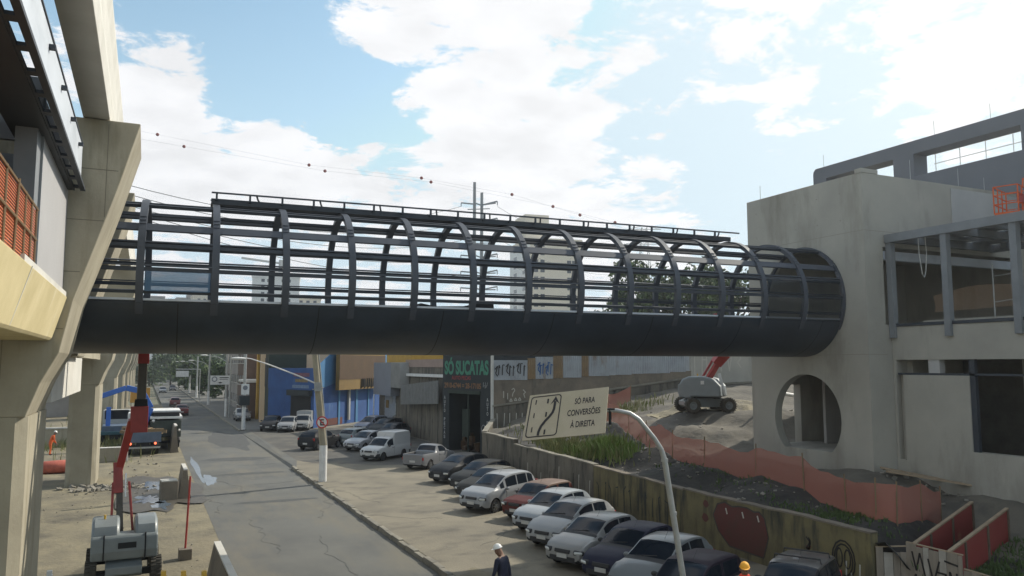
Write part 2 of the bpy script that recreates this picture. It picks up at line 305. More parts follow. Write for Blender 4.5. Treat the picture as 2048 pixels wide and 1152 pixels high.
mb = MB(); mb.add([(9.9, 57, .156), (10.6, 55.2, .156), (12.2, 54.5, .156), (14, 52.2, .156), (16.5, 51.5, .156), (18.5, 49.5, .156), (21.4, 50, .156), (22.6, 53, .156), (22.8, 83.5, .156), (16, 85.4, .156), (9.9, 85.9, .156)], [tuple(range(11))]); tag(mb.build('side_street', M['side_asphalt']), kind='structure')
# puddles
def blob(name, cx_, cy_, rx, ry, z, m, seed, kind='structure', n=40, jag=.5):
    pts = []
    for k in range(n):
        t = 2 * math.pi * k / n; r = 1 + jag * nz(math.cos(t) * 1.4, math.sin(t) * 1.4, 1.3, seed)
        pts.append((cx_ + rx * r * math.cos(t), cy_ + ry * r * math.sin(t), z))
    mb = MB(); mb.add(pts, [tuple(range(n))]); o = mb.build(name, M[m]); tag(o, kind=kind); return o
blob('wet_ground', .9, 46.8, 2.0, 6.5, .045, 'puddle_mud' if 'puddle_mud' in M else mat('puddle_mud', (.085, .075, .06), .55, var=.3).name, 3)
blob('puddle_water', .75, 49.2, .55, 1.9, .051, 'puddle_sky', 9, jag=1.1)
blob('puddle_water', .45, 44.6, .6, 1.4, .051, 'puddle_sky', 14, jag=1.3)
blob('puddle_water', 1.0, 42.3, .35, .8, .051, 'puddle_sky', 21, jag=1.1)
blob('puddle_water', 3.35, 57, .2, 6.5, .005, 'puddle_sky', 5, jag=.4); blob('puddle_water', 3.75, 50.8, .42, 2.2, .006, 'puddle_sky', 8, jag=.45); mat('wet_road', (.05, .05, .05), .5)
blob('road_patch', 6.2, 41.5, 2.2, .35, .004, mat('patch', (.082, .085, .084), .9, var=.3).name, 31)
blob('road_patch', 6.0, 52.5, 2.3, .5, .004, 'patch', 33); blob('road_patch', 6.2, 61, 2.3, 1.0, .004, 'patch', 36)
blob('road_patch', 7.0, 76, 1.7, 9, .004, 'patch', 38)
mat('sand', (.15, .135, .105), .95, var=.3)
for i, (x_, y_, a_, L_) in enumerate(((6.2, 24, 80, 9), (4.6, 30, 95, 8), (7.4, 36, 70, 7), (5.0, 44, 100, 9), (6.0, 57, 4, 2.8), (3.4, 39, 85, 6), (5.9, 47.5, 2, 3), (11.5, 27.5, 60, 4), (12, 33, 150, 5), (10.6, 38, 95, 6), (14, 30.5, 20, 4))):
    rg_ = random.Random(i); mb = MB(); p = Vector((x_, y_, .156 if x_ > 9.2 else .006)); d = R(a_)
    for k in range(int(L_ / .35)):
        d2 = d + rg_.uniform(-.7, .7); q_ = p + Vector((math.cos(d2), math.sin(d2), 0)) * .35
        if (x_ < 9 and not 3.0 < q_.x < 8.9): break
        w_ = rg_.uniform(.008, .024); mb.beam(p, q_, w_, .003, w2=rg_.uniform(.008, .024)); p = q_
    tag(mb.build('road_crack', M['patch']), kind='structure')
# raised earth bank behind the retaining wall
CP = [(19.1,16,1.85),(19.1,25,1.85),(19.1,31,1.95),(19.1,36,2.15),(19.1,40,2.4),(19.1,46,2.45),(21,52.5,1.8),(20.9,17.9,2.15),(20,15.9,.9),(24.5,17.2,1.4),(20,14.9,.8),(24.5,16.1,1.35),(22,15.6,1.0),(23,14,.9),(26.4,14.5,1.6),(22.5,18.6,2.1),(22,23,2.4),(22.2,27.6,2.5),(22.6,32,2.75),(25.3,22,2.8),(25.3,28,2.7),(26.5,17.5,2.3),(26.5,12,1.5),
 (27.5,40,3.6),(29.3,36,4.2),(27,34,3.6),(31,33,4.25),(33,40,4.5),(33,51,4.5),(38,49,5.1),(43,47.5,5.4),(27,51,3.2),(24,46,2.9),(22,42,2.6),(36,30,4.3),(45,40,5.2),(30,28,3.0),(40,20,3.0),(20,10,.6),(26,8,1.0),(19.5,13.5,.8),(19.1,11,.6),(55,50,6),(60,30,5)]
def hz(x, y):
    s = w = 0
    for a, b, c in CP:
        d = ((x - a) ** 2 + (y - b) ** 2) + .05; q = d ** -1.7; s += q * c; w += q
    return s / w
def bank(x, y):
    f = min(1, (x - 19.1) / 1.5)
    return hz(x, y) + f * (.20 * nz(x, y, .55, 5) + .12 * nz(x, y, 1.5, 6) + .04 * nz(x, y, 4, 7))
mb = MB(); xs = [19.15 + .3 * i for i in range(45)] + [32.6 + .9 * i for i in range(34)]; ys = [5 + .35 * j for j in range(145)]
vs = [(max(x, 19.15 + max(0, y - 45.2) * .52 + .05 * (y > 45.2), 19.74 if y < 16.2 else 0), y, 0) for y in ys for x in xs]; vs = [(x, y, bank(x, y)) for x, y, z in vs]; n = len(xs)
mb.add(vs, [(j * n + i, j * n + i + 1, (j + 1) * n + i + 1, (j + 1) * n + i) for j in range(len(ys) - 1) for i in range(n - 1)])
eb = mb.build('earth_bank', [M['soil'], M['dark_soil']], smooth=True); tag(eb, kind='structure')
for p in eb.data.polygons:
    c = p.center; p.material_index = 1 if c.x < (23.4 if c.y < 33 else 23.4 + (c.y - 33) * .22) + .5 * nz(c.x, c.y, .5, 3) and c.y < 47 else 0
blob('sand_patch', 31, 38.5, 3.5, 3.0, 0, 'dirt', 61)
o = bpy.data.objects[-1] if False else [q for q in COL.objects if q.name.startswith('sand_patch')][-1]
# drape that pale trampled earth over the bank
me = o.data; bmm = bmesh.new(); bmm.from_mesh(me)
bmesh.ops.triangulate(bmm, faces=bmm.faces); bmesh.ops.subdivide_edges(bmm, edges=bmm.edges, cuts=5, use_grid_fill=True); bmm.to_mesh(me); bmm.free()
for v in me.vertices: v.co.z = bank(v.co.x, v.co.y) + .05
# ================================================================== monorail viaduct
PX = -3.05
def prof(dx=0):
    r = [(-.32, 12.5), (-.77, 10.8), (-1.18, 9.42), (-1.53, 8.26), (-1.75, 7.08), (-2.08, 6.4), (-2.33, 5.66)]
    r = [(x + dx, z) for x, z in r]
    return r, [(2 * PX - x, z) for x, z in r][::-1]
def pier(y, ydep, label, shaft=4.0, group='viaduct piers along the yard'):
    e = empty('viaduct_pier', (PX, y, 0), label=label, cat='pier', group=group)
    r, l = prof(); mb = MB(); mb.prism([(a - PX, b) for a, b in r + l], 'y', 0, ydep); mb.build('cap', M['concrete'], e, bevel=.03)
    # chamfered shaft
    hw = .76; ch = .22
    pl = [(-hw, ch), (-hw + ch, 0), (hw - ch, 0), (hw, ch), (hw, shaft - ch), (hw - ch, shaft), (-hw + ch, shaft), (-hw, shaft - ch)]
    mb = MB(); mb.prism(pl, 'z', -.4, 5.66); mb.build('shaft', M['concrete'], e)
    mb = MB(); mb.box(-.72, .72, .01, shaft - .05, 5.67, 5.9); mb.build('joint', M['concrete'], e)
    return e
p1_ = pier(20.2, 3.4, 'tall concrete viaduct pier nearest the camera, carrying the footbridge end')
mat('joint_dark', (.17, .15, .11), .9)
for z, x0_, x1_ in ((11.3, .05, 2.3), (10.1, .05, 2.05), (8.9, .05, 1.62), (7.6, .05, 1.35)):
    mb = MB(); mb.box(x0_, x1_, -.004, .01, z, z + .018); mb.build('formwork_joint', M['joint_dark'], p1_)
for x_, z0_, z1_ in ((1.15, 7.6, 12.4), (.2, 6.5, 11.3), (2.05, 10.2, 12.4)):
    mb = MB(); mb.box(x_, x_ + .014, -.004, .01, z0_, z1_); mb.build('formwork_joint', M['joint_dark'], p1_)
for x_, z_ in ((1.5, 11.75), (.75, 9.6), (.75, 8.3), (1.2, 10.5)):
    mb = MB(); mb.lathe([(.05, -.006), (.05, .01)], (x_, 0, z_), 'y', 10); mb.build('tie_hole', M['joint_dark'], p1_)
pier(50.85, 4.2, 'second concrete viaduct pier, standing on the dirt yard by rubble'); pier(81.5, 4.2, 'third viaduct pier in the row, beyond the blue crane truck'); pier(112, 4.2, 'fourth viaduct pier in the row, seen left of the boom tube')
for i, y in enumerate((142.5, 173, 203.5, 234)):
    pier(y, 4.2, ['fifth pier in the far viaduct row, curving out at its top', 'sixth pier in the far viaduct row, beyond the boom tube', 'seventh pier in the far viaduct row, small against the trees', 'farthest pier of the viaduct row, at the street end'][i])
for x, lab in ((-1.26, 'concrete guideway beam overhead on the street side of the viaduct'), (-4.84, 'concrete guideway beam on the station side of the viaduct')):
    mb = MB(); mb.prism([(x - .28, 12.52), (x + .28, 12.52), (x + .30, 13.0), (x + .26, 13.4), (x + .26, 14.1), (x + .30, 14.5), (x + .30, 14.7), (x - .30, 14.7), (x - .30, 14.5), (x - .26, 14.1), (x - .26, 13.4), (x - .30, 13.0)], 'y', -12, 290)
    tag(mb.build('guideway_beam', M['concrete_pale'] if x > -2 else M['concrete'], bevel=.02), lab, 'beam')
# second frame of the station pier behind the footbridge + longitudinal beam + slab
e = empty('portal_frame', (PX, 28.6, 0), label='concrete station frame behind the footbridge end, with sloping pale edge', cat='frame')
r, l = prof(-.22); mb = MB(); mb.prism([(a - PX, b) for a, b in r[:5] + l[2:]], 'y', 0, 3); mb.build('wing_wall', M['concrete'], e, bevel=.03)
mb = MB(); mb.box(-1.2, .84, -4.4, 6, 5.8, 7.05); mb.build('edge_beam', M['concrete_pale'], e, bevel=.02)
mb = MB(); mb.box(-6.5, .72, 6.1, 22, 7.1, 7.45); mb.build('floor_slab', M['concrete'], e)
mb = MB(); mb.box(-7, .2, -3.2, -3.0, 7.1, 12.4); mb.box(-7, .55, -4.0, -.3, 12.05, 12.45); mb.build('inner_wall', M['concrete'], e)
mb = MB(); mb.box(-3.2, -.6, -1.2, -.6, 7.6, 11.6); mb.build('dark_interior', M['dark'], e)  # near-black block stands in for the unlit station interior
# ================================================================== station at the left edge
e = empty('station_platform', (-1.65, 8, 7.4), label='yellowish concrete platform edge of the station at the left', cat='platform')
mb = MB(); mb.prism([(0, .92), (-.25, .0), (-.30, -.06), (-6, -.06), (-6, .92)], 'y', -12, 12.15); mb.build('edge_slab', M['concrete_yellow'], e, bevel=.015)
mb = MB(); mb.box(-.42, -.02, 5.4, 12.15, .921, 1.03); mb.build('ledge', M['concrete_pale'], e)
for y in (-4, 1.2, 6.1): 
    mb = MB(); mb.beam((-.255, y, .0), (.006, y, .93), .05, .012, up=(1, 0, -.27)); mb.build('panel_joint', M['concrete_pale'], e)
mb = MB(); mb.tube([(-.45, 3.2, -.05), (-.47, 3.25, -.75)], .018, 6); mb.build('drain_pipe', M['white_paint'], e)
mb = MB(); mb.box(-1.83, -1.75, 15.46, 20.19, 8.43, 11.4)
tag(mb.build('wall_panel', mat('panel_grey', (.40, .395, .40), .6, var=.1, scale=.5)), 'smooth grey cladding panel standing on the station platform edge', 'panel')
mb = MB(); mb.box(-2.1, -1.78, 14.9, 15.40, 8.33, 11.6); mb.box(-1.80, -1.74, 15.403, 15.45, 8.33, 11.6)
tag(mb.build('steel_column', M['steel_grey']), 'grey steel column between the orange netting and the cladding panel', 'column')
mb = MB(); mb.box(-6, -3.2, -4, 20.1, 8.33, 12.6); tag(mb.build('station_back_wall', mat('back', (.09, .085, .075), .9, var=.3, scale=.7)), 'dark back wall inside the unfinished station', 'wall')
# orange net railing
e = empty('safety_railing', (-1.74, 14.8, 8.32), label='orange net railing along the station platform edge', cat='railing')
mb = MB(); mb.box(-.01, .01, -12, 0, .02, 1.0); mb.build('orange_mesh', M['net'], e)
mb = MB(); 
for k in range(22): mb.box(.012, .02, -12, 0, .05 + k * .044, .062 + k * .044)
mb.build('mesh_strands', M['orange_net'], e)
for y in (-.02, -.6, -1.3, -2.2, -3.1, -4.0, -5, -6.3):
    mb = MB(); mb.tube([(.03, y, 0), (.03 + .02 * math.sin(y * 5), y, 1.06)], .02, 6); mb.build('post', M['zinc_rust'], e)
for z in (1.02, .52):
    mb = MB(); mb.tube([(.035, -12, z), (.035, .05, z)], .022, 6); mb.build('rail', M['zinc_rust'], e)
e = empty('covered_stack', (-2.3, 12.6, 8.33), label='crumpled orange plastic bags heaped behind the net railing', cat='bags')
mb = MB()
for k in range(9): mb.ball((random.uniform(-.3, .3), random.uniform(-1.2, .8), .28 + .2 * (k % 3)), (.32, .4, .3), 9, 6)
mb.build('bag', M['orange_cloth'], e, smooth=True)
mb = MB(); mb.ball((.32, .75, .42), (.12, .2, .28), 8, 6); mb.build('clear_bag', M['white_paint'], e, smooth=True)
# roof edge girder
e = empty('roof_girder', (-1.42, 20, 10.75), label='long steel roof girder of the station with pale web and brackets', cat='girder')
mb = MB(); mb.box(-.09, -.07, -18, -.05, .06, 1.0); mb.build('web', M['steel_light'], e)
mb = MB(); mb.box(-.10, -.05, -18, -.05, 1.0, 1.03); mb.build('top_flange', M['steel_dark'], e)
mb = MB(); mb.box(-.08, .02, -18, .1, .0, .06); mb.box(-.22, -.19, -18, .1, 0, .06)
for k in range(19): mb.box(-.19, -.08, -.25 - k * .95 - .1, -.25 - k * .95 + .1, .0, .05)
mb.build('ladder_flange', M['steel_dark'], e)
mb = MB(); mb.box(-.80, -.22, -18, -.02, -.02, .05); mb.build('box_beam', M['steel_dark'], e)
for k in range(12):
    mb = MB(); mb.box(-.07, .02, -1.2 - k * 1.9, -1.08 - k * 1.9, .74, .80); mb.build('bracket', M['steel_dark'], e)
for k in range(15):
    mb = MB(); mb.prism([(-.07, .14), (-.025, .15), (-.07, .23)], 'y', -.8 - k * 1.3, -.76 - k * 1.3); mb.build('gusset', M['steel_dark'], e)
e = empty('roof_trusses', (-2.2, 4, 10.9), label='dark steel roof trusses inside the station', cat='truss')
for k in range(7):
    mb = MB(); y = k * 2.4
    mb.beam((0, y, .0), (-3.6, y, .0), .12, .3); mb.beam((0, y, 1.2), (-3.6, y, 1.2), .12, .2)
    for q in range(4): mb.beam((-q * .9, y, 0), (-q * .9 - .9, y, 1.2), .08, .08); mb.beam((-q * .9 - .9, y, 0), (-q * .9 - .9, y, 1.2), .08, .08)
    mb.build('truss', M['steel_grey'], e)
# ================================================================== tubular footbridge
e = empty('tubular_footbridge', (-.133, 26.133, 9.45), -math.atan2(.088, 1.953), 'dark steel tubular footbridge with open rings spanning the street', 'footbridge')
Rr = 2.314; SP = math.hypot(.088, 1.953); LN = 13 * SP
def arc(r, a0, a1, n): return [(-r * math.cos(R(a0 + (a1 - a0) * k / n)), r * math.sin(R(a0 + (a1 - a0) * k / n))) for k in range(n + 1)]
mb = MB(); outer = arc(Rr, -23, -157, 48); inner = arc(Rr - .05, -157, -23, 48)
mb.prism(outer + inner, 'x', -5.0, LN); mb.build('lower_shell', M['steel_shell'], e, smooth=30)
for k in range(7):
    xj = 1.0 + k * 2 * SP; mb = MB(); mb.prism(arc(Rr + .004, -23.5, -156.5, 48) + arc(Rr - .01, -156.5, -23.5, 48), 'x', xj - .011, xj + .011); mb.build('sheet_joint', M['dark'], e)
mb = MB(); mb.box(-5, LN, -2.05, 2.05, -.98, -.86); mb.build('deck', M['steel_grey'], e)
for i in range(14):
    w = .10 if i < 13 else .06
    mb = MB(); ri, ro = (Rr - .12, Rr + .03); a = arc(ro, -32, 212, 56); b = arc(ri, 212, -32, 56)
    mb.prism(a + b, 'x', i * SP - w, i * SP + w)
    for s in (-1, 1):      # splice plates
        for aa in (34.5, 38, 41.5):
            an = R(aa if s < 0 else 180 - aa); c = Vector((i * SP, -math.cos(an) * (ro + .006), math.sin(an) * (ro + .006)))
            mb.obox(c, (w * 1.6, .03, .03), (math.pi / 2 - an if s < 0 else 0, 0, 0))
    mb.build('ring', M['steel_ring'], e, smooth=30)
    for s in (-1, 1):
        mb = MB(); mb.prism([(s * (Rr - .30), -.95), (s * (Rr - .16), -.95), (s * (Rr - .13), -.55), (s * (Rr - .18), -.55)], 'x', i * SP - w * .7, i * SP + w * .7); mb.build('ring_foot', M['steel_dark'], e)
def rail(an, w, h, m, off=-.06, x0=-5.0, x1=LN, name='purlin'):
    t = R(an); c = Vector((0, -math.cos(t) * (Rr + off), math.sin(t) * (Rr + off)))
    mb = MB(); mb.obox(c + Vector(((x0 + x1) / 2, 0, 0)), (x1 - x0, h, w), (R(an) * -1, 0, 0)); return mb.build(name, M[m], e)
for an, w, h, m in ((67, .07, .10, 'steel_dark'), (62, .07, .10, 'steel_dark'), (33, .25, .06, 'steel_ring'), (17, .11, .12, 'steel_dark'), (0, .11, .11, 'steel_dark'), (-16, .09, .1, 'steel_dark')):
    rail(an, w, h, m); rail(180 - an, w, h, m)
for an, w, h in ((19.5, .04, .10), (2.6, .04, .09)):
    rail(an, w, h, 'steel_ring', off=-.02); rail(180 - an, w, h, 'steel_ring', off=-.02)
for s in (-1, 1):
    mb = MB(); mb.box(-5, LN, s * 2.08 - .04, s * 2.08 + .04, -.86, -.80); mb.build('deck_edge', M['steel_light'], e)
# rooftop gutter frame
X0, X1 = SP - .15, 10.95 * SP
for s in (-1, 1):
    mb = MB(); mb.box(X0, X1, s * .42 - .05, s * .42 + .05, Rr + .0, Rr + .17); mb.build('gutter_channel', M['steel_dark'], e)
    mb = MB(); mb.box(X0, X1 + .3, s * .62 - .03, s * .62 + .03, Rr + .30, Rr + .345); mb.build('gutter_rail', M['steel_dark'], e)
    for k in range(20):
        x = X0 + .15 + k * SP / 2
        if x > X1: break
        mb = MB(); mb.box(x - .03, x + .03, s * .62 - .028, s * .62 + .028, Rr + .1, Rr + .30)
        mb.tube([(x, s * .42, Rr + .1), (x, s * .55, Rr + .13), (x, s * .62, Rr + .22)], .03, 5)
        if k % 2: mb.tube([(x + .32, s * .3, Rr + .17), (x + .25, s * .5, Rr + .2), (x + .2, s * .62, Rr + .3)], .03, 5)
        mb.build('bracket', M['steel_dark'], e)
mb = MB(); mb.box(X0, X1, -.37, .37, Rr + .06, Rr + .09); mb.build('gutter_tray', M['steel_dark'], e)
def glass(i, a0, a1, m, far=False):
    mb = MB(); f = (lambda a: 180 - a) if far else (lambda a: a)
    a = arc(Rr + .045, f(a0), f(a1), 6); b = arc(Rr + .032, f(a1), f(a0), 6)
    mb.prism(a + b, 'x', i * SP + .13, (i + 1) * SP - .13); mb.build('glass_panel', M[m], e, smooth=30)
glass(0, -15, -1.5, 'glass_blue')
for i in (11, 12):
    for a0, a1 in ((-22, -16.5), (-15.5, -.5), (.5, 16.5)): glass(i, a0, a1, 'glass_dark')
# folded roof sheets lying on the deck
e2 = empty('folded_sheets', (9.2, 25.5, 8.6), -.03, 'black folded sheets lying on the footbridge deck, left part', 'sheets')
mb = MB(); mb.prism([(-1.6, .0), (-1.0, .12), (-.9, .26), (-.4, .17), (.6, .20), (1.7, .42), (1.75, 0)], 'y', -.5, .8); mb.build('sheet', M['dark'], e2)
# ================================================================== station tower on the right
T = 25.22
e = empty('station_tower', (T, 21.67, 0), label='square concrete station tower with round openings where the footbridge ends', cat='tower')
mb = MB(); mb.box(0, 10.5, 0, 6.5, 1.0, 14.35)
body = mb.build('body', M['plaster'], e)
def bx(*a): m_ = MB(); m_.box(*a); return m_
hole = MB(); hole.lathe([(1.87, -.5), (1.87, .9)], (0, 3.28, 4.52), 'x', 48)
keep = bx(-1, 1.2, .5, 6, 3.12, 7)
# round opening cut flat at the floor
def disc_cut(cy_, cz_, r, zmin, x0, x1, n=64):
    pts = [(cy_ + r * math.cos(2 * math.pi * k / n), max(zmin, cz_ + r * math.sin(2 * math.pi * k / n))) for k in range(n)]
    m_ = MB(); m_.prism(pts, 'x', x0, x1); return m_
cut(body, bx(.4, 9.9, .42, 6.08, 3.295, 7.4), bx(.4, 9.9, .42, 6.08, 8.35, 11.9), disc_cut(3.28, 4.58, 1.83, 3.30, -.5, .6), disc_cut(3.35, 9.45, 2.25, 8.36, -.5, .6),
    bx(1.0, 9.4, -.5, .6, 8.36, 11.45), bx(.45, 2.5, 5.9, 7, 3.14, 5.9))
mb = MB(); mb.box(5.2, 10.52, -.03, -.003, 12.2, 14.2); mb.build('pale_patch', M['plaster_pale'], e)
mat('joint_grey', (.27, .255, .22), .9)
for z in (12.05, 7.2):
    mb = MB(); mb.box(-.004, .01, .02, 6.48, z, z + .016); mb.build('pour_line', M['joint_grey'], e)
    mb = MB(); mb.box(.02, 1.0 if z < 8 else 10.4, -.004, .01, z, z + .016); mb.build('pour_line', M['joint_grey'], e)
for y in (1.1, 2.3, 3.5, 4.7, 5.9):
    for z in (12.6, 13.7):
        mb = MB(); mb.lathe([(.028, -.004), (.028, .01)], (0, y, z), 'x', 8); mb.build('tie_hole', M['joint_grey'], e)
mb = MB(); mb.box(-.02, .9, -.02, .3, 14.352, 14.52); mb.build('corner_block', M['plaster'], e)
mb = MB(); mb.box(2.7, 5.6, 4.8, 4.95, 3.30, 7.3); mb.build('inner_wall', M['plaster_pale'], e)
mb = MB(); mb.box(5.6, 5.75, .45, 4.95, 3.30, 7.3); mb.build('dark_partition', M['brown_frame'], e)
mb = MB(); mb.box(1.1, 9.3, .05, .28, 10.95, 11.3); mb.build('lintel_beam', M['steel_light'], e)
for x in (3.0, 6.1, 8.7):
    mb = MB(); mb.tube([(x, .15 + (x % 1), 14.35), (x, .15 + (x % 1), 15.2)], .012, 5); mb.build('lightning_rod', M['galv'], e)
mb = MB(); mb.tube([(.1, 5.7, 14.35), (.1, 5.7, 15.0)], .012, 5); mb.build('lightning_rod', M['galv'], e)
# low wing towards the camera
e = empty('station_wing', (26.5, 21.66, 0), label='low concrete station wing beside the tower with a strip window and wide opening', cat='building')
mb = MB(); mb.box(0, 12, -15, 0, 1.0, 8.28); wing = mb.build('body', M['plaster'], e)
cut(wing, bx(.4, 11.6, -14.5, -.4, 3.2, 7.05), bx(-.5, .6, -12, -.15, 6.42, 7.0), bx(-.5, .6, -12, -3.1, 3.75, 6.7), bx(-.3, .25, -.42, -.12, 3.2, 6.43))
mb = MB(); mb.box(.05, .2, -3.3, -3.08, 3.75, 7.0); mb.box(.05, .2, -12, -.16, 6.42, 6.50); mb.build('window_frame', M['steel_dark'], e)
mb = MB(); mb.box(.04, .34, -1.95, -1.5, 6.5, 7.02); mb.build('pale_post', M['plaster_pale'], e)
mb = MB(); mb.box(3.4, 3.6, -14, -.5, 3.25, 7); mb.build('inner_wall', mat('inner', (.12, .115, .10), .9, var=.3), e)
mb = MB(); mb.box(2.0, 2.3, -5.4, -5.0, 3.25, 7); mb.box(2.0, 2.35, -3.9, -3.75, 3.25, 7); mb.build('inner_column', M['plaster'], e)
mb = MB()
for k in range(14): mb.obox((random.uniform(.6, 2), random.uniform(-8, -3.4), 3.3 + random.uniform(0, .3)), (random.uniform(.2, .7), random.uniform(.2, .6), random.uniform(.1, .5)), (0, 0, random.uniform(0, 3)))
mb.build('site_clutter', M['wood_dark'], e)
mb = MB(); mb.box(-.04, .10, -13, -.1, 8.285, 8.40); mb.build('sill_rail', M['steel_dark'], e)
mb = MB(); mb.box(.5, 2.6, -13, -1.0, 8.285, 8.5); mb.build('roof_slab', M['plaster'], e)
# steel canopy over the wing roof
e = empty('steel_canopy', (26.5, 21.6, 8.3), label='grey steel canopy frame on columns over the wing terrace', cat='canopy')
for y in (-.05, -2.4, -4.95, -7.5):
    mb = MB(); mb.box(-.14, .10, y - .14, y + .1, -.45, 3.3); mb.build('column', M['steel_grey'], e)
for x_ in (-.2, 6.2):
    mb = MB(); mb.box(x_, x_ + .2, -12, .05, 3.3, 3.62); mb.build('edge_beam', M['steel_grey'], e)
for y in (-.05, -2.4, -4.95, -7.5, -10):
    mb = MB(); mb.box(0, 6.2, y - .1, y + .08, 3.32, 3.6); mb.build('cross_beam', M['steel_grey'], e)
mb = MB()
for k in range(4): mb.box(.2 + k * 1.55, 1.35 + k * 1.55, -10, -.1, 3.61, 3.66)
mb.build('roof_panel', M['steel_grey'], e)
for y in (-.9, -3.4, -6): 
    mb = MB(); mb.beam((0, y, 3.45), (6.2, y - 1.1, 3.45), .1, .12); mb.build('brace', M['steel_grey'], e)
for y in (-4.8, -7.4):
    mb = MB(); mb.box(5.6, 5.8, y - .1, y + .1, 0, 3.3); mb.build('rear_column', M['steel_dark'], e)
# terrace scaffold and net
e = empty('scaffold', (28.2, 18.6, 8.5), label='thin pale scaffold poles on the terrace under the steel canopy', cat='scaffold')
for x, y, h in ((0, 0, 2.0), (0, -1.9, 2.2), (2.0, -1.6, 1.6), (2.2, -3.6, 2.2), (0, -3.9, 2.2)):
    mb = MB(); mb.tube([(x, y, -.2), (x, y, h)], .025, 6); mb.build('pole', M['galv'], e)
for a, b in (((0, -1.9, 1.75), (2.2, -3.6, 1.75)), ((0, -1.9, .8), (2.2, -3.6, .8)), ((0, -1.9, .25), (2.2, -3.6, .25)), ((0, 0, 1.55), (0, -3.9, 1.75)), ((0, -3.9, .9), (0, 0, .6))):
    mb = MB(); mb.tube([a, b], .022, 6); mb.build('ledger', M['galv'], e)
e = empty('hanging_net', (28.9, 18.2, 8.5), label='pale orange net draped low across the terrace', cat='net')
mb = MB(); vs = []
for i in range(25):
    t = i / 24; x = -1 + 3.2 * t; y = 2.6 - 6.4 * t
    for j in range(5): vs.append((x + .05 * math.sin(i * 1.7 + j), y, .35 + .9 * j / 4 * (.5 + .5 * abs(math.sin(t * 5 + .4))) + .35 * t))
mb.add(vs, [(i * 5 + j, i * 5 + j + 1, i * 5 + 6 + j, i * 5 + 5 + j) for i in range(24) for j in range(4)]); mb.build('net_cloth', M['net_pale'], e, smooth=True)
e = empty('hanging_rope', (26.9, 20.6, 11.9), label='white rope looping down from the steel canopy', cat='rope')
mb = MB(); mb.tube([(0, 0, 0), (.02, 0, -.8), (.08, -.05, -1.6), (.15, -.08, -1.75), (.22, -.1, -1.5), (.28, -.12, -.8), (.2, -.15, -.1)], .014, 5); mb.build('rope', M['rope'], e)
# dark parapet frame on the higher roof
e = empty('roof_frame', (34.9, 21, 0), label='dark grey box parapet frame with two long openings on the upper roof', cat='frame')
pts = [(12.35, 17.45), (12.35, 17.85), (12.3, 18.0), (12.15, 18.13), (-14, 18.13), (-14, 13), (12.35, 13)]
mb = MB(); mb.prism(pts, 'x', 0, 1.0); fr = mb.build('parapet', mat('frame_grey', (.15, .16, .18), .7, var=.12, scale=.4), e)
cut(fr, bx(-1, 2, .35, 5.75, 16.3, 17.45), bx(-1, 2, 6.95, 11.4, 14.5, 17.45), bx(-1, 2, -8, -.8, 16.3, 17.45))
for y in (12.0, 4.9, 2.0):
    mb = MB(); mb.tube([(.5, y, 18.1), (.5, y, 19.0)], .012, 5); mb.build('lightning_rod', M['galv'], e)
mb = MB(); mb.box(1.2, 10, -14, 12, 9, 14.3); mb.build('upper_block', M['plaster'], e)
e = empty('roof_railing', (41, 28, 17.75), label='white metal railing on the far roof, seen through the parapet opening', cat='railing')
mb = MB(); mb.box(-.2, 3, -4, 2.2, -4, .1); mb.build('roof_slab', M['white_paint'], e)
for k in range(5):
    mb = MB(); mb.tube([(0, -4 + k * 1.5, .1), (0, -4 + k * 1.5, 1.25)], .03, 6); mb.build('post', M['white_paint'], e)
for z in (.65, 1.22):
    mb = MB(); mb.tube([(0, -4, z), (0, 2.1, z)], .028, 6); mb.build('rail', M['white_paint'], e)
# orange basket of another lift, at the right edge
e = empty('lift_basket', (29.6, 18.6, 12.35), .3, 'orange lift basket raised in front of the pale patch on the tower', 'lift basket')
mb = MB(); mb.box(-.75, .75, -.4, .4, 0, .14); mb.build('floor', M['orange_cloth'], e)
mb = MB()
for z in (.45, .8, 1.12):
    mb.tube([(-.75, -.4, z), (.75, -.4, z), (.75, .4, z), (-.75, .4, z), (-.75, -.4, z)], .024, 6)
for x in (-.75, -.25, .25, .75):
    for y in (-.4, .4): mb.tube([(x, y, .1), (x, y, 1.12)], .024, 6)
mb.tube([(-.1, -.4, 1.12), (0, -.4, 1.45), (.45, -.4, 1.45), (.5, -.4, 1.12)], .024, 6)
mb.build('guard_rail', M['orange_cloth'], e)
mb = MB(); mb.box(-.35, -.05, -.45, -.25, .5, .82); mb.build('control_box', M['red_paint'], e)
mb = MB(); mb.beam((.6, .2, .1), (3.6, 1.4, -.5), .2, .24); mb.build('jib', M['steel_grey'], e)
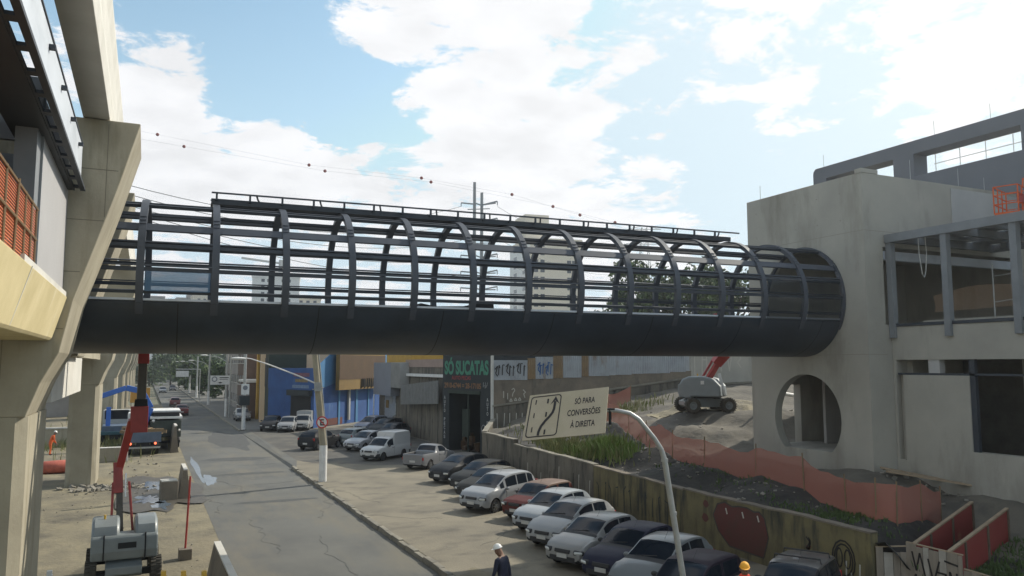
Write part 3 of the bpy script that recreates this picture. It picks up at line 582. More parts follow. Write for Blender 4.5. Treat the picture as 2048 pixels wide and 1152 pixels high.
# ================================================================== retaining wall (three stretches)
def wall(name, pts, z0, th, m, label, parts=None):
    pass
def wseg(y0, y1, zt0, zt1, m, label, cat='wall', x=19.0, coping=True):
    e = empty('retaining_wall', (x, y0, 0), label=label, cat=cat, group='stretches of the retaining wall')
    n = max(2, int((y1 - y0) / .5)); mb = MB(); vs = []
    for i in range(n + 1):
        t = i / n; z = zt0 + (zt1 - zt0) * t + .05 * nz(i * .7, zt0 * 3, .9, 8)
        y = (y1 - y0) * t
        vs += [(0, y, 0), (0, y, z), (.28, y, z), (.28, y, 0)]
    fs = [(i * 4 + a, i * 4 + (a + 1) % 4, i * 4 + 4 + (a + 1) % 4, i * 4 + 4 + a) for i in range(n) for a in range(4)] + [(0, 1, 2, 3), (n * 4 + 3, n * 4 + 2, n * 4 + 1, n * 4)]
    mb.add(vs, fs); mb.build('masonry', M[m], e)
    mb = MB(); vs = []
    for i in range(n + 1):
        t = i / n; z = zt0 + (zt1 - zt0) * t + .05 * nz(i * .7, zt0 * 3, .9, 8); y = (y1 - y0) * t
        vs += [(-.02, y, z - .02), (-.02 + .01 * nz(i, 1, .8), y, z + .035), (.3, y, z + .035), (.3, y, z - .02)]
    mb.add(vs, fs); mb.build('coping', M['wall_brown'] if m == 'wall_yellow' else M['kerb'], e)
    return e
wy = wseg(16.55, 25.2, 2.03, 2.03, 'wall_yellow', 'mustard stained retaining wall with red and black graffiti behind the nearest cars')
wg = wseg(25.2, 31.9, 2.03, 2.16, 'wall_yellow', 'mossy yellowish retaining wall stretch behind the silver cars')
wg2 = wseg(31.9, 40.6, 2.22, 2.36, 'wall_old', 'black streaked grey retaining wall stretch behind the red car'); wseg(40.6, 45.2, 2.62, 2.66, 'wall_old', 'highest, dirty end stretch of the retaining wall near the scrap shop')
wo = wseg(0, 8.7, 2.72, 2.9, 'wall_old', 'oblique wall stretch running from the retaining wall to the scrap shop corner'); wo.location = (19.02, 45.25, 0); wo.rotation_euler = (0, 0, -math.atan2(4.0, 7.7))
def decal(pts, m, parent, name='graffiti', off=-.006):
    mb = MB(); mb.add([(off, y, z) for y, z in pts], [tuple(range(len(pts)))]); return mb.build(name, M[m], parent, recalc=False)
def ring_pts(cy_, cz_, ry, rz, seed, n=28, a=.16): return [(cy_ + ry * (1 + a * nz(math.cos(6.283 * k / n) * 1.2, math.sin(6.283 * k / n) * 1.2, 1.5, seed)) * math.cos(6.283 * k / n), cz_ + rz * (1 + a * nz(math.cos(6.283 * k / n) * 1.2, math.sin(6.283 * k / n) * 1.2, 1.5, seed)) * math.sin(6.283 * k / n)) for k in range(n)]
def stroke(pts, w, m, parent, off=-.009, name='graffiti_line'):
    mb = MB()
    for (a, b), (c, d) in zip(pts[:-1], pts[1:]): mb.beam((off, a, b), (off, c, d), w, .004, up=(1, 0, 0))
    return mb.build(name, M[m], parent)
GR = [(y + 1.15, z + .08) for y, z in [(3.2, .3), (4.9, .35), (5.5, .8), (5.75, 1.3), (5.5, 1.72), (5.1, 1.84), (4.7, 1.74), (4.4, 1.8), (3.95, 1.82), (3.6, 1.74), (3.35, 1.78), (3.1, 1.6), (2.95, 1.0)]]
decal(GR, 'graf_red', wy)
stroke(GR + GR[:1], .05, 'brown_frame', wy)
for y in (6.2, 5.35, 4.6): stroke([(y, 1.72), (y - .07, 1.52)], .06, 'graf_white', wy)
for y, z, rr in ((7.35, 1.2, .15), (7.3, 1.7, .13)): decal(ring_pts(y, z, rr * 1.2, rr, int(y * 7)), 'graf_red', wy)
for sd_ in range(3): stroke([(2.35 + .1 * math.sin(k * 2.1 + sd_), .75 + .25 * sd_ + .2 * math.cos(k * 1.3)) for k in range(6)], .05, 'graf_red' if sd_ < 2 else 'ink', wy)
for rr in (.42, .34): stroke([(1.0 + rr * math.cos(6.283 * k / 14), 1.05 + rr * 1.35 * math.sin(6.283 * k / 14)) for k in range(15)], .05, 'ink', wy)
for dy in (-.15, .15): stroke([(1.0 + dy + .11 * math.cos(6.283 * k / 9), 1.1 + .28 * math.sin(6.283 * k / 9)) for k in range(10)], .045, 'ink', wy)
for k in range(9):
    y = .2 + k * .24; stroke([(y, .3 + .1 * (k % 3)), (y + random.uniform(-.06, .06), .75 + .3 * (k % 2))], .05, random.choice(['graf_white', 'wall_brown', 'ink']), wy)
for k in range(12):
    y = .5 + k * .52; stroke([(y, .5 + random.uniform(0, .3)), (y + random.uniform(-.1, .1), 1.1 + random.uniform(0, .5)), (y + random.uniform(-.2, .25), 1.3 + random.uniform(0, .3))], .045, 'shop_dark', wg)
for k in range(16):
    y = .4 + k * .5; stroke([(y, .5), (y + random.uniform(-.1, .1), 1.2 + random.uniform(0, .6))], .05, random.choice(['ink', 'graf_white', 'wall_old']), wg2)
# ================================================================== hoarding by the wall's end, red boards
def hoard(p0, p1, zt0, zt1, label, planks, sd0):
    p0 = Vector(p0); p1 = Vector(p1); L = (p1 - p0).length; ang = math.atan2(p1.y - p0.y, p1.x - p0.x)
    e = empty('plank_hoarding', (p0.x, p0.y, 0), ang, label, 'hoarding', 'plank hoardings at the wall end')
    rng = random.Random(sd0); x = 0; mb = MB(); m2 = MB()
    while x < L - .02:
        w = min(rng.uniform(.18, .34), L - x); t = (x + w / 2) / L; z = zt0 + (zt1 - zt0) * t - rng.choice([0, .02, .05, .15 if planks else 0])
        (mb if rng.random() < .75 else m2).box(x + .006, x + w - .006, -.012 + rng.uniform(-.004, .004), .012, -.2, z); x += w
    mb.build('planks', M['hoarding'], e)
    if m2.v: m2.build('pale_planks', mat('plank_pale%d' % sd0, (.42, .39, .34), .9, var=.3), e)
    mb = MB(); mb.beam((0, .03, zt0 + .01), (L, .03, zt1 + .01), .06, .03); mb.build('top_batten', M['wood'], e); return e, L
h1, L1 = hoard((19.12, 16.5), (19.75, 16.0), 1.62, 1.68, 'short hoarding of pale torn planks closing the retaining wall end', True, 1)
h2, L2 = hoard((19.75, 16.0), (19.72, 14.28), 1.80, 1.80, 'plank hoarding with black spray lettering at the bottom right', False, 2)
hoard((19.72, 14.26), (19.7, 10), 1.45, 1.3, 'lower plank hoarding running out of the frame at bottom right', False, 3)
for pts in (((.2, 1.6), (.32, 1.1), (.45, 1.6), (.62, .9)), ((.7, 1.5), (.85, .9), (1.05, 1.5)), ((.95, 1.2), (1.25, 1.2), (1.1, 1.0), (1.3, .95)), ((1.35, .8), (1.35, 1.3), (1.55, .8), (1.55, 1.3)), ((1.2, 1.55), (1.6, 1.5)), ((.1, .6), (.3, 1.0), (.45, .5))):
    mb = MB()
    for (a, b), (c, d) in zip(pts[:-1], pts[1:]): mb.beam((a, -.02, b), (c, -.02, d), .05, .006, up=(0, 1, 0))
    mb.build('spray_line', M['ink'], h2)
for (p0, p1, z0, z1, lab) in (((20.0, 15.95), (24.5, 17.3), 1.72, 2.36, 'long red formwork board lying up the slope, the farther of two'), ((20.0, 14.9), (24.5, 16.15), 1.70, 2.34, 'long red board panel with orange lower planks, the nearer of two')):
    L = math.hypot(p1[0] - p0[0], p1[1] - p0[1]); e = empty('red_board', (p0[0], p0[1], 0), math.atan2(p1[1] - p0[1], p1[0] - p0[0]), lab, 'board')
    mb = MB()
    mb.prism([(0, z0 - 1.05), (L, z1 - .95), (L, z1), (0, z0)], 'y', -.015, .015); mb.build('panel', M['board_red'], e)
    mb = MB(); mb.beam((0, 0, z0 + .02), (L, 0, z1 + .02), .10, .05); mb.build('top_batten', M['wood'], e)
    for q in (.25, .62, .99):
        mb = MB(); mb.box(L * q - .04, L * q + .04, -.06, -.016, z0 + (z1 - z0) * q - 1.2, z0 + (z1 - z0) * q - .03); mb.build('stake', M['wood_dark'], e)
# ================================================================== orange barrier net along the slope
def netfence(name, base, h, label, m='net_red', posts=True):
    e = empty(name, (base[0][0], base[0][1], 0), label=label, cat='net fence'); o = Vector((base[0][0], base[0][1], 0)); pts = []
    for (a, b) in zip(base[:-1], base[1:]):
        n = max(2, int(math.hypot(b[0] - a[0], b[1] - a[1]) / .4))
        for i in range(n): pts.append((a[0] + (b[0] - a[0]) * i / n, a[1] + (b[1] - a[1]) * i / n, i == 0))
    pts.append((*base[-1][:2], True)); vs = []
    for i, (x, y, p) in enumerate(pts):
        z = bank(x, y) if x > 19.15 else .15; hh = h * (1 + .10 * nz(i * .35, 3, 1, 4)) - (0 if p else .08)
        for j in range(4): vs.append((x - o.x + .06 * nz(i, j, .7, 9), y - o.y + .06 * nz(i, j, .9, 11), z + .02 + hh * j / 3))
    mb = MB(); mb.add(vs, [(i * 4 + j, i * 4 + j + 1, i * 4 + 5 + j, i * 4 + 4 + j) for i in range(len(pts) - 1) for j in range(3)]); mb.build('net_cloth', M[m], e, smooth=True, recalc=False)
    for x, y, p in pts:
        if p:
            z = bank(x, y); mb = MB(); mb.tube([(x - o.x, y - o.y, z - .1), (x - o.x + random.uniform(-.05, .05), y - o.y, z + h * 1.12)], .025, 6); mb.build('post', M['zinc_rust'], e)
    return e
netfence('barrier_net', [(28.5, 46.5), (25.6, 41.5), (24.0, 36.5), (23.0, 33.4), (22.05, 30), (21.8, 27.4), (22, 24.5), (21.4, 21.4), (21.0, 19.2), (20.6, 17.7), (20.9, 17.2), (22.5, 17.6), (24.2, 18.2)], 1.15, 'long red-orange barrier net curving along the earth bank above the retaining wall')
netfence('barrier_net', [(28.5, 46.5), (29.6, 47.6), (31.6, 47.8)], 1.1, 'short loose end of orange net hanging at the foot of the zinc fence')
# ================================================================== block wall with zinc sheets at the back of the plot
A0 = Vector((23.05, 53.0, 0)); A1 = Vector((43.5, 48.2, 0)); LW = (A1 - A0).length; ang = math.atan2(A1.y - A0.y, A1.x - A0.x)
e = empty('block_wall', A0, ang, 'long brown block wall topped by patched zinc sheets behind the earth bank', 'wall')
LB = 15.6
mb = MB(); mb.prism([(0, .5), (LB, .5), (LB, 6.35), (0, 5.75)], 'y', 0, .25); mb.build('masonry', M['wall_brown'], e)
mb = MB(); mb.prism([(0, 3.75), (LB, 5.75), (LB, 5.88), (0, 3.88)], 'y', -.12, -.003); mb.build('ledge', M['kerb'], e)
mb = MB(); mb.prism([(0, .5), (LB, .5), (LB, 5.7), (0, 3.7)], 'y', -.06, -.004); mb.build('plinth', M['wall_old'], e)
for x in (3.2, 5.0, 9.0): 
    mb = MB(); mb.box(x - .12, x + .12, -.025, -.002, 4.8 + x * .1, 5.7 + x * .03); mb.build('pilaster', M['wall_old'], e)
x = .05; rng = random.Random(4); k = 0
seq = [('zinc', 2.6, 7.15), ('zinc_rust', .6, 7.3), ('zinc', 1.35, 7.4), ('zinc_rust', .75, 7.5), ('zinc', 1.45, 7.5), ('zinc_rust', .55, 7.5), ('zinc', 1.6, 7.55), ('zinc', .5, 7.6), ('zinc', 1.3, 7.6), ('zinc', .9, 7.6), ('zinc', 1.4, 7.65), ('zinc', .8, 7.65), ('zinc', 1.3, 7.7)]
for m_, w, zt in seq:
    zb = 5.72 + x / LB * .62 - rng.uniform(.0, .08); mb = MB(); n = int(w / .038); pts = []
    for i in range(n + 1): pts.append((x + w * i / n, -.05 + .016 * math.sin(i * math.pi / 2 * 2 / 2) - (.02 if k % 2 else 0)))
    vs = [(a, b, zb) for a, b in pts] + [(a, b, zt) for a, b in pts]
    mb.add(vs, [(i, i + 1, n + 2 + i, n + 1 + i) for i in range(n)]); sh = mb.build('zinc_sheet', M[m_], e, recalc=False)
    if k in (0, 2):
        for q in range(9 if k == 0 else 6):
            xx = x + .15 + q * (.27 if k == 0 else .2); z0 = zb + rng.uniform(.25, .5); mb = MB(); c = 'ink' if k == 0 else 'graf_blue'
            P_ = [(xx, z0), (xx + .03, z0 + .75), (xx + rng.uniform(.08, .2), z0 + rng.uniform(.5, .8))] if q % 3 else [(xx, z0 + .5), (xx + .2, z0 + .75), (xx + .05, z0 + .2), (xx + .2, z0)]
            for (a, b), (c1, d) in zip(P_[:-1], P_[1:]): mb.beam((a, -.095, b), (c1, -.095, d), .07, .004, up=(0, 1, 0))
            mb.build('graffiti', M[c], e)
    x += w; k += 1
for P_ in ([(.85, 4.9), (.85, 4.4)], [(1.15, 4.3), (1.15, 4.75)], [(1.55, 4.75), (1.7, 4.95), (1.6, 5.1), (1.45, 5.0)], [(1.55, 4.75), (1.5, 4.5)], [(2.3, 5.0), (2.5, 4.8), (2.35, 4.7), (2.45, 4.4)], [(1.4, 4.35), (1.5, 4.15), (1.3, 4.15), (1.4, 4.35)], [(1.75, 4.4), (1.85, 4.2), (1.65, 4.2), (1.75, 4.4)], [(2.05, 4.42), (2.15, 4.22), (1.95, 4.22), (2.05, 4.42)]) + tuple([(.4 + q * .45, 1.9), (.45 + q * .45 + rng.uniform(-.1, .1), 3.3)] for q in range(5)):
    mb = MB()
    for (a, b), (c1, d) in zip(P_[:-1], P_[1:]): mb.beam((a, -.064, b), (c1, -.064, d), .06, .005, up=(0, 1, 0))
    mb.build('graffiti', M['graf_white'], e)
e = empty('rendered_wall', A0 + (A1 - A0).normalized() * (LB + .02), ang, 'tall grey rendered wall with white vertical spray strokes behind the boom lift', 'wall')
mb = MB(); mb.box(0, 14, 0, .3, 2, 8.6); mb.build('masonry', M['wall_old' if False else 'plaster'], e)
mb = MB(); mb.prism([(0, 5.2), (14, 5.8), (14, 5.92), (0, 5.32)], 'y', -.1, -.003); mb.build('ledge', M['kerb'], e)
for q, P_ in enumerate([[(.3, 6.0), (.3, 7.9)], [(.9, 6.0), (.95, 8.1), (1.3, 7.4), (1.35, 6.0)], [(.95, 7.2), (1.3, 7.2)], [(1.9, 6.1), (1.95, 8)], [(2.5, 6.3), (2.45, 8.0)], [(3.0, 8.0), (3.2, 6.3), (3.5, 8.1)], [(3.9, 7.8), (4.2, 7.3), (3.9, 7.0), (4.2, 6.6)]]):
    mb = MB()
    for (a, b), (c1, d) in zip(P_[:-1], P_[1:]): mb.beam((a, -.012, b), (c1, -.012, d), .09, .006, up=(0, 1, 0))
    mb.build('graffiti', M['graf_white'], e)
mb = MB(); mb.box(5.6, 9, -.05, -.003, 7.2, 8.2); mb.build('zinc_patch', M['zinc'], e)
# zinc yard sheds showing above the wall through the bridge
e = empty('zinc_shed', (36, 58, 0), -.2, 'zinc yard shed with a yellow panel, seen low through the footbridge rings', 'shed')
mb = MB(); mb.box(-6, 10, 0, 6, 4, 10.4); mb.build('wall', M['zinc'], e); mb = MB(); mb.box(-6.2, 10.2, -.3, 6.3, 10.41, 10.6); mb.build('roof', M['zinc_rust'], e)
mb = MB(); mb.box(2.5, 4.8, -.06, -.003, 8.5, 10.2); mb.build('yellow_panel', M['yellow_mach'], e); mb = MB(); mb.box(-3, 2, -.06, -.003, 8.5, 10.2); mb.build('pale_panel', M['corr_white'], e)
# ================================================================== cars
def lin(pts, x):
    if x <= pts[0][0]: return pts[0][1]
    for (a, b), (c, d) in zip(pts[:-1], pts[1:]):
        if x <= c: return b + (d - b) * (x - a) / (c - a) if c > a else d
    return pts[-1][1]
def smooth(pts, x, w=.07):
    return (lin(pts, x - 2 * w) + 2 * lin(pts, x - w) + 3 * lin(pts, x) + 2 * lin(pts, x + w) + lin(pts, x + 2 * w)) / 9
# outlines, metres from the front bumper
STY = {
 'hatch': dict(L=3.82, W=1.64, top=[(0, .52), (.04, .64), (.16, .76), (.55, .90), (1.0, .98), (1.72, 1.40), (2.1, 1.46), (2.7, 1.46), (3.2, 1.40), (3.45, 1.28), (3.70, .98), (3.78, .82), (3.82, .6)],
      belt=[(.9, .90), (3.7, 1.0)], ws=(1.06, 1.74), rw=(3.34, 3.66), sw=[(1.42, 2.30), (2.40, 3.12)], wh=(.72, 3.14), wr=.285, ra=.35),
 'round': dict(L=3.92, W=1.68, top=[(0, .50), (.05, .66), (.2, .80), (.6, .96), (1.0, 1.05), (1.75, 1.44), (2.15, 1.50), (2.8, 1.50), (3.3, 1.42), (3.55, 1.28), (3.78, 1.0), (3.88, .8), (3.92, .6)],
      belt=[(.9, .95), (3.0, 1.02), (3.75, 1.10)], ws=(1.04, 1.78), rw=(3.42, 3.72), sw=[(1.40, 2.28), (2.38, 3.2)], wh=(.74, 3.22), wr=.30, ra=.365),
 'mini': dict(L=4.04, W=1.69, top=[(0, .52), (.05, .70), (.18, .86), (.7, 1.02), (.98, 1.10), (1.72, 1.53), (2.2, 1.61), (3.0, 1.62), (3.5, 1.57), (3.75, 1.42), (3.93, 1.05), (4.0, .8), (4.04, .6)],
      belt=[(.9, .98), (3.8, 1.06)], ws=(1.0, 1.76), rw=(3.66, 3.88), sw=[(1.2, 1.48), (1.56, 2.36), (2.46, 3.16), (3.22, 3.62)], wh=(.78, 3.40), wr=.30, ra=.37),
 'sedan': dict(L=4.3, W=1.70, top=[(0, .5), (.05, .62), (.2, .74), (.8, .90), (1.1, .96), (1.85, 1.38), (2.3, 1.45), (2.8, 1.43), (3.2, 1.33), (3.62, 1.02), (4.15, .98), (4.25, .85), (4.3, .6)],
      belt=[(.9, .88), (4.1, .98)], ws=(1.14, 1.88), rw=(3.1, 3.58), sw=[(1.50, 2.40), (2.50, 3.2)], wh=(.80, 3.42), wr=.30, ra=.36),
 'square': dict(L=3.7, W=1.56, top=[(0, .55), (.03, .72), (.12, .82), (.6, .90), (1.0, .96), (1.60, 1.38), (1.85, 1.43), (2.6, 1.44), (3.3, 1.41), (3.44, 1.34), (3.62, .95), (3.66, .8), (3.7, .6)],
      belt=[(.9, .90), (3.6, .94)], ws=(1.06, 1.64), rw=(3.42, 3.60), sw=[(1.36, 2.24), (2.34, 3.22)], wh=(.70, 3.06), wr=.27, ra=.33, wrf=.82),
 'pickup': dict(L=4.35, W=1.66, top=[(0, .52), (.05, .66), (.18, .78), (.6, .92), (1.0, .98), (1.72, 1.40), (2.0, 1.46), (2.35, 1.45), (2.55, 1.36), (2.72, 1.02), (2.78, 1.0), (4.3, 1.0), (4.35, .95)],
      belt=[(.9, .92), (2.6, 1.0), (4.3, 1.0)], ws=(1.06, 1.74), rw=(2.52, 2.68), sw=[(1.44, 2.3)], wh=(.74, 3.45), wr=.29, ra=.355, bed=(2.86, 4.28)),
 'van': dict(L=4.15, W=1.64, top=[(0, .54), (.04, .70), (.15, .82), (.6, .94), (.95, 1.0), (1.5, 1.46), (1.8, 1.54), (1.98, 1.56), (2.02, 1.84), (2.2, 1.90), (3.9, 1.90), (4.08, 1.84), (4.13, 1.0), (4.15, .6)],
      belt=[(.9, .92), (4.1, .98)], ws=(1.0, 1.52), rw=None, sw=[(1.30, 1.92)], wh=(.72, 3.15), wr=.28, ra=.345, wrp=[(1.9, .80), (2.05, .93), (4.2, .93)]),
}
def build_car(style, col, label, group=None, loc=(0, 0, 0), head=0, bumper='body', rim='chrome', cat='car', dark_glass=False, far=False, mirror=True, plate='plate', zs=1., parts=True, roof=None):
    S = STY[style]; L, Wd = S['L'], S['W']; e = empty('parked_car', loc, head, label, cat, group)
    xs = sorted(set([0, .02, .06, .12, L - .12, L - .06, L - .02, L] + [.18 + (L - .36) * i / 52 for i in range(53)])); wr = S['wr']
    rows = []
    for x in xs:
        q = min(x, L - x); hw = Wd / 2 * lin([(0, .80), (.04, .87), (.15, .94), (.4, .985), (.9, 1.0), (3, 1)], q)
        if x > L / 2: hw = Wd / 2 * lin([(0, .86), (.05, .92), (.2, .965), (.6, .99), (1.0, 1.0), (3, 1)], q)
        zt = smooth(S['top'], x) if 0.1 < x < L - .1 else lin(S['top'], x)
        if style == 'van' and 1.85 < x < 2.3: zt = lin(S['top'], x)
        zs_ = min(smooth(S['belt'], x), zt - .0); zs_ = min(zs_, zt)
        zb = lin([(0, .34), (.10, .24), (.5, .20), (L - .5, .21), (L - .1, .27), (L, .36)], x)
        az = 0
        for xw in S['wh']:
            d = S['ra'] ** 2 - (x - xw) ** 2
            if d > 0: az = max(az, wr + math.sqrt(d))
        g = max(0, zt - zs_); f = min(1, g / .4); wt = S.get('wrf', .77); wt = lin(S['wrp'], x) if 'wrp' in S else wt; wtop = .86 + (wt - .86) * f
        bed = S.get('bed') and S['bed'][0] < x < S['bed'][1]
        zm = min(.52, zs_ * .75)
        r = [(0, max(zb, az)), (.86 * hw, max(zb, az)), (.965 * hw, max(zb + .05, az)), (hw, max(zm, az)), (hw * 1.0, max((zm + zs_) / 2 + .03, az + .015)), (hw * .975, max(zs_ - .05, az + .03)), (hw * .945, zs_)]
        for t, k in ((.10, .1), (.86, .88)): r.append((hw * (.945 + (wtop - .945) * k), zs_ + g * .94 * k))
        r.append((hw * wtop, zs_ + g * .945)); r.append((hw * wtop * .94, zs_ + g * .985 + (.012 if g < .2 else 0))); r.append((hw * wtop * .55, zt + .022 * (1 if g > .3 else 1))); r.append((0, zt + .03))
        if bed: r[-1] = (0, zs_ - .38); r[-2] = (hw * .8, zs_ - .38); r[-3] = (hw * .84, zs_ - .02); r[-4] = (hw * .88, zs_ + .01)
        rows.append(r)
    nR = len(rows[0]); V = []
    for i, r in enumerate(rows):
        X = L / 2 - xs[i]
        V += [(X, y, z * zs) for y, z in r] + [(X, -y, z * zs) for y, z in r[1:-1]]
    def idx(i, j, s): return i * (2 * nR - 2) + (j if s > 0 or j in (0, nR - 1) else nR + j - 1)
    cls = {}
    for i in range(len(xs) - 1):
        xm = (xs[i] + xs[i + 1]) / 2
        for j in range(nR - 1):
            for s in (1, -1):
                c = 'body'
                if j <= 1: c = 'underbody'
                elif j == 2 and (xm < .3 or xm > L - .3): c = 'bumper'
                elif j >= 10 and S['ws'][0] < xm < S['ws'][1]: c = 'windshield'
                elif j >= 10 and S['rw'] and S['rw'][0] < xm < S['rw'][1]: c = 'rear_window'
                elif j == 7 and any(a < xm < b for a, b in S['sw']): c = 'side_window%+d' % s
                elif j >= 9 and S['ws'][0] - .15 < xm < S['ws'][0]: c = 'cowl'
                elif S.get('bed') and S['bed'][0] < xm < S['bed'][1] and j >= 9: c = 'bed_liner'
                elif roof and j >= 8 and S['ws'][1] < xm < (S['rw'] or (9, 9))[0]: c = 'roof'
                q = [idx(i, j, s), idx(i + 1, j, s), idx(i + 1, j + 1, s), idx(i, j + 1, s)]
                cls.setdefault(c, []).append(q if s > 0 else q[::-1])
    for i, sgn in ((0, 1), (len(xs) - 1, -1)):
        for j in range(nR - 1):
            q = [idx(i, 0, 1)] if False else None
        loop = [idx(i, j, 1) for j in range(nR)] + [idx(i, j, -1) for j in range(nR - 2, 0, -1)]
        cls['body'].append(loop if sgn > 0 else loop[::-1])
    pm = paint('paint', col) if not isinstance(col, str) else M[col]; gl = M['glass_car']
    mm = {'body': pm, 'underbody': M['dark'], 'bumper': pm if bumper == 'body' else M['plastic'], 'windshield': gl, 'rear_window': gl, 'side_window+1': gl, 'side_window-1': gl, 'bed_liner': M['plastic'], 'cowl': M['plastic'], 'roof': M[roof] if roof else pm}
    for c, fs in cls.items():
        used = sorted({i for f in fs for i in f}); mp = {k: n for n, k in enumerate(used)}; mb = MB(); mb.add([V[k] for k in used], [[mp[k] for k in f] for f in fs])
        mb.build(c.split('+')[0].split('-')[0], mm[c], e, smooth=35)
    hd = Wd / 2
    if parts:
        zl = lin(S['top'], .10)
        for s in (1, -1):
            mb = MB(); mb.obox((L / 2 - .17, s * hd * .70, (zl - .085) * zs), (.34, .36, .15), (0, .15, s * .42)); hb_ = mb.build('headlight', M['plastic'], e, bevel=.05); mb = MB(); mb.obox((L / 2 - .155, s * hd * .70, (zl - .080) * zs), (.345, .31, .115), (0, .15, s * .42)); mb.build('lens', M['lens'], hb_, bevel=.05)
            zr = .82 if style != 'pickup' else .72
            if style in ('hatch', 'round', 'mini', 'square'):
                mb = MB(); mb.obox((-L / 2 + .12, s * hd * .86, (.86 if style != 'mini' else 1.0) * zs), (.12, .14, .22 if style != 'mini' else .34)); mb.build('tail_light', M['tail'], e, bevel=.03)
            else:
                mb = MB(); mb.obox((-L / 2 + .055, s * hd * .82, zr * zs), (.10, .20, .18)); mb.build('tail_light', M['tail'], e, bevel=.02)
        mb = MB(); mb.obox((L / 2 - .025, 0, (zl - .10) * zs), (.10, hd * .74, .12), (0, -.25, 0)); mb.build('grille', M['plastic'], e, bevel=.02)
        mb = MB(); mb.obox((L / 2 - .015, 0, .36 * zs), (.07, hd * 1.25, .17)); mb.build('air_intake', M['plastic'], e, bevel=.02)
        for x, z in ((L / 2 + .025, .46), (-L / 2 - .02, .55)):
            mb = MB(); mb.obox((x, 0, z * zs), (.02, .40, .13)); mb.build('licence_plate', M[plate], e)
        if mirror:
            for s in (1, -1):
                xm = L / 2 - S['sw'][0][0] + .02 if style != 'mini' else L / 2 - 1.52
                mb = MB(); mb.ball((xm, s * (hd + .06), 1.0 * zs), (.07, .11, .075), 9, 6); mb.build('wing_mirror', pm if bumper == 'body' else M['plastic'], e, smooth=True)
        mb = MB()
        for s in (1, -1):
            for a, b in S['sw']: mb.obox((L / 2 - b + .12, s * (hd * 1.0 + .004), .84 * zs), (.16, .022, .03))
        mb.build('door_handle', pm if bumper == 'body' else M['plastic'], e)
        mb = MB(); mb.tube([(L / 2 - S['ws'][1] - .12, .1, (lin(S['top'], S['ws'][1] + .12) + .02) * zs), (L / 2 - S['ws'][1] - .38, .1, (lin(S['top'], S['ws'][1]) + .30) * zs)], .006, 4); mb.build('antenna', M['plastic'], e)
        for s in (1, -1):
            for a, b in S['sw'][:2]:
                xg = L / 2 - b - .05; mb = MB(); mb.box(xg - .006, xg + .006, min(s * hd * .98, s * (hd + .003)), max(s * hd * .98, s * (hd + .003)), .42 * zs, .90 * zs); mb.build('door_gap', M['dark'], e)
        mb = MB(); mb.beam((L / 2 - S['ws'][0] - .02, -.4, (lin(S['top'], S['ws'][0]) + .035) * zs), (L / 2 - S['ws'][0] - .10, .25, (lin(S['top'], S['ws'][0] + .1) + .045) * zs), .02, .02); mb.build('wiper', M['plastic'], e)
    for xw in S['wh']:
        for s in (1, -1):
            w = empty('wheel', (L / 2 - xw, s * (hd - .105), wr)); w.parent = e
            mb = MB(); w_ = .09; prof_ = [(wr * .66, -w_), (wr * .93, -w_), (wr, -w_ * .6), (wr, w_ * .6), (wr * .93, w_), (wr * .66, w_), (wr * .62, w_ * .3), (wr * .62, -w_ * .3), (wr * .66, -w_)]
            mb.lathe(prof_, axis='y', n=24, caps=False); mb.build('tyre', M['black_rubber'], w, smooth=40)
            mb = MB(); mb.lathe([(wr * .64, s * .045), (wr * .66, s * .078), (wr * .60, s * .082), (wr * .56, s * .05), (.01, s * .05)], axis='y', n=24, caps=False)
            if rim == 'chrome':
                for k in range(7):
                    a = 2 * math.pi * k / 7; mb.beam((wr * .10 * math.cos(a), s * .085, wr * .10 * math.sin(a)), (wr * .60 * math.cos(a), s * .078, wr * .60 * math.sin(a)), .03, .045, up=(0, 1, 0))
            mb.build('rim', M['rim_grey'] if rim != 'dark' else M['plastic'], w, smooth=35)
            mb = MB(); mb.lathe([(wr * .56, s * .052), (.05, s * .056)], axis='y', n=18, caps=False); mb.build('rim_shadow_gap', M['plastic'], w) if rim == 'chrome' else None
    return e
mat('rim_grey', (.36, .37, .38), .35, metal=.6, var=.2, scale=8)
def carat(style, col, label, x, y, az, z=.15, group='cars parked in a row on the dusty lot', **k):
    """az = compass direction the bonnet points to, degrees from +Y towards +X"""
    return build_car(style, col, label, group, (x, y, z), R(90 - az), **k)
HD = 64 + 180
SILV = (.46, .48, .50)
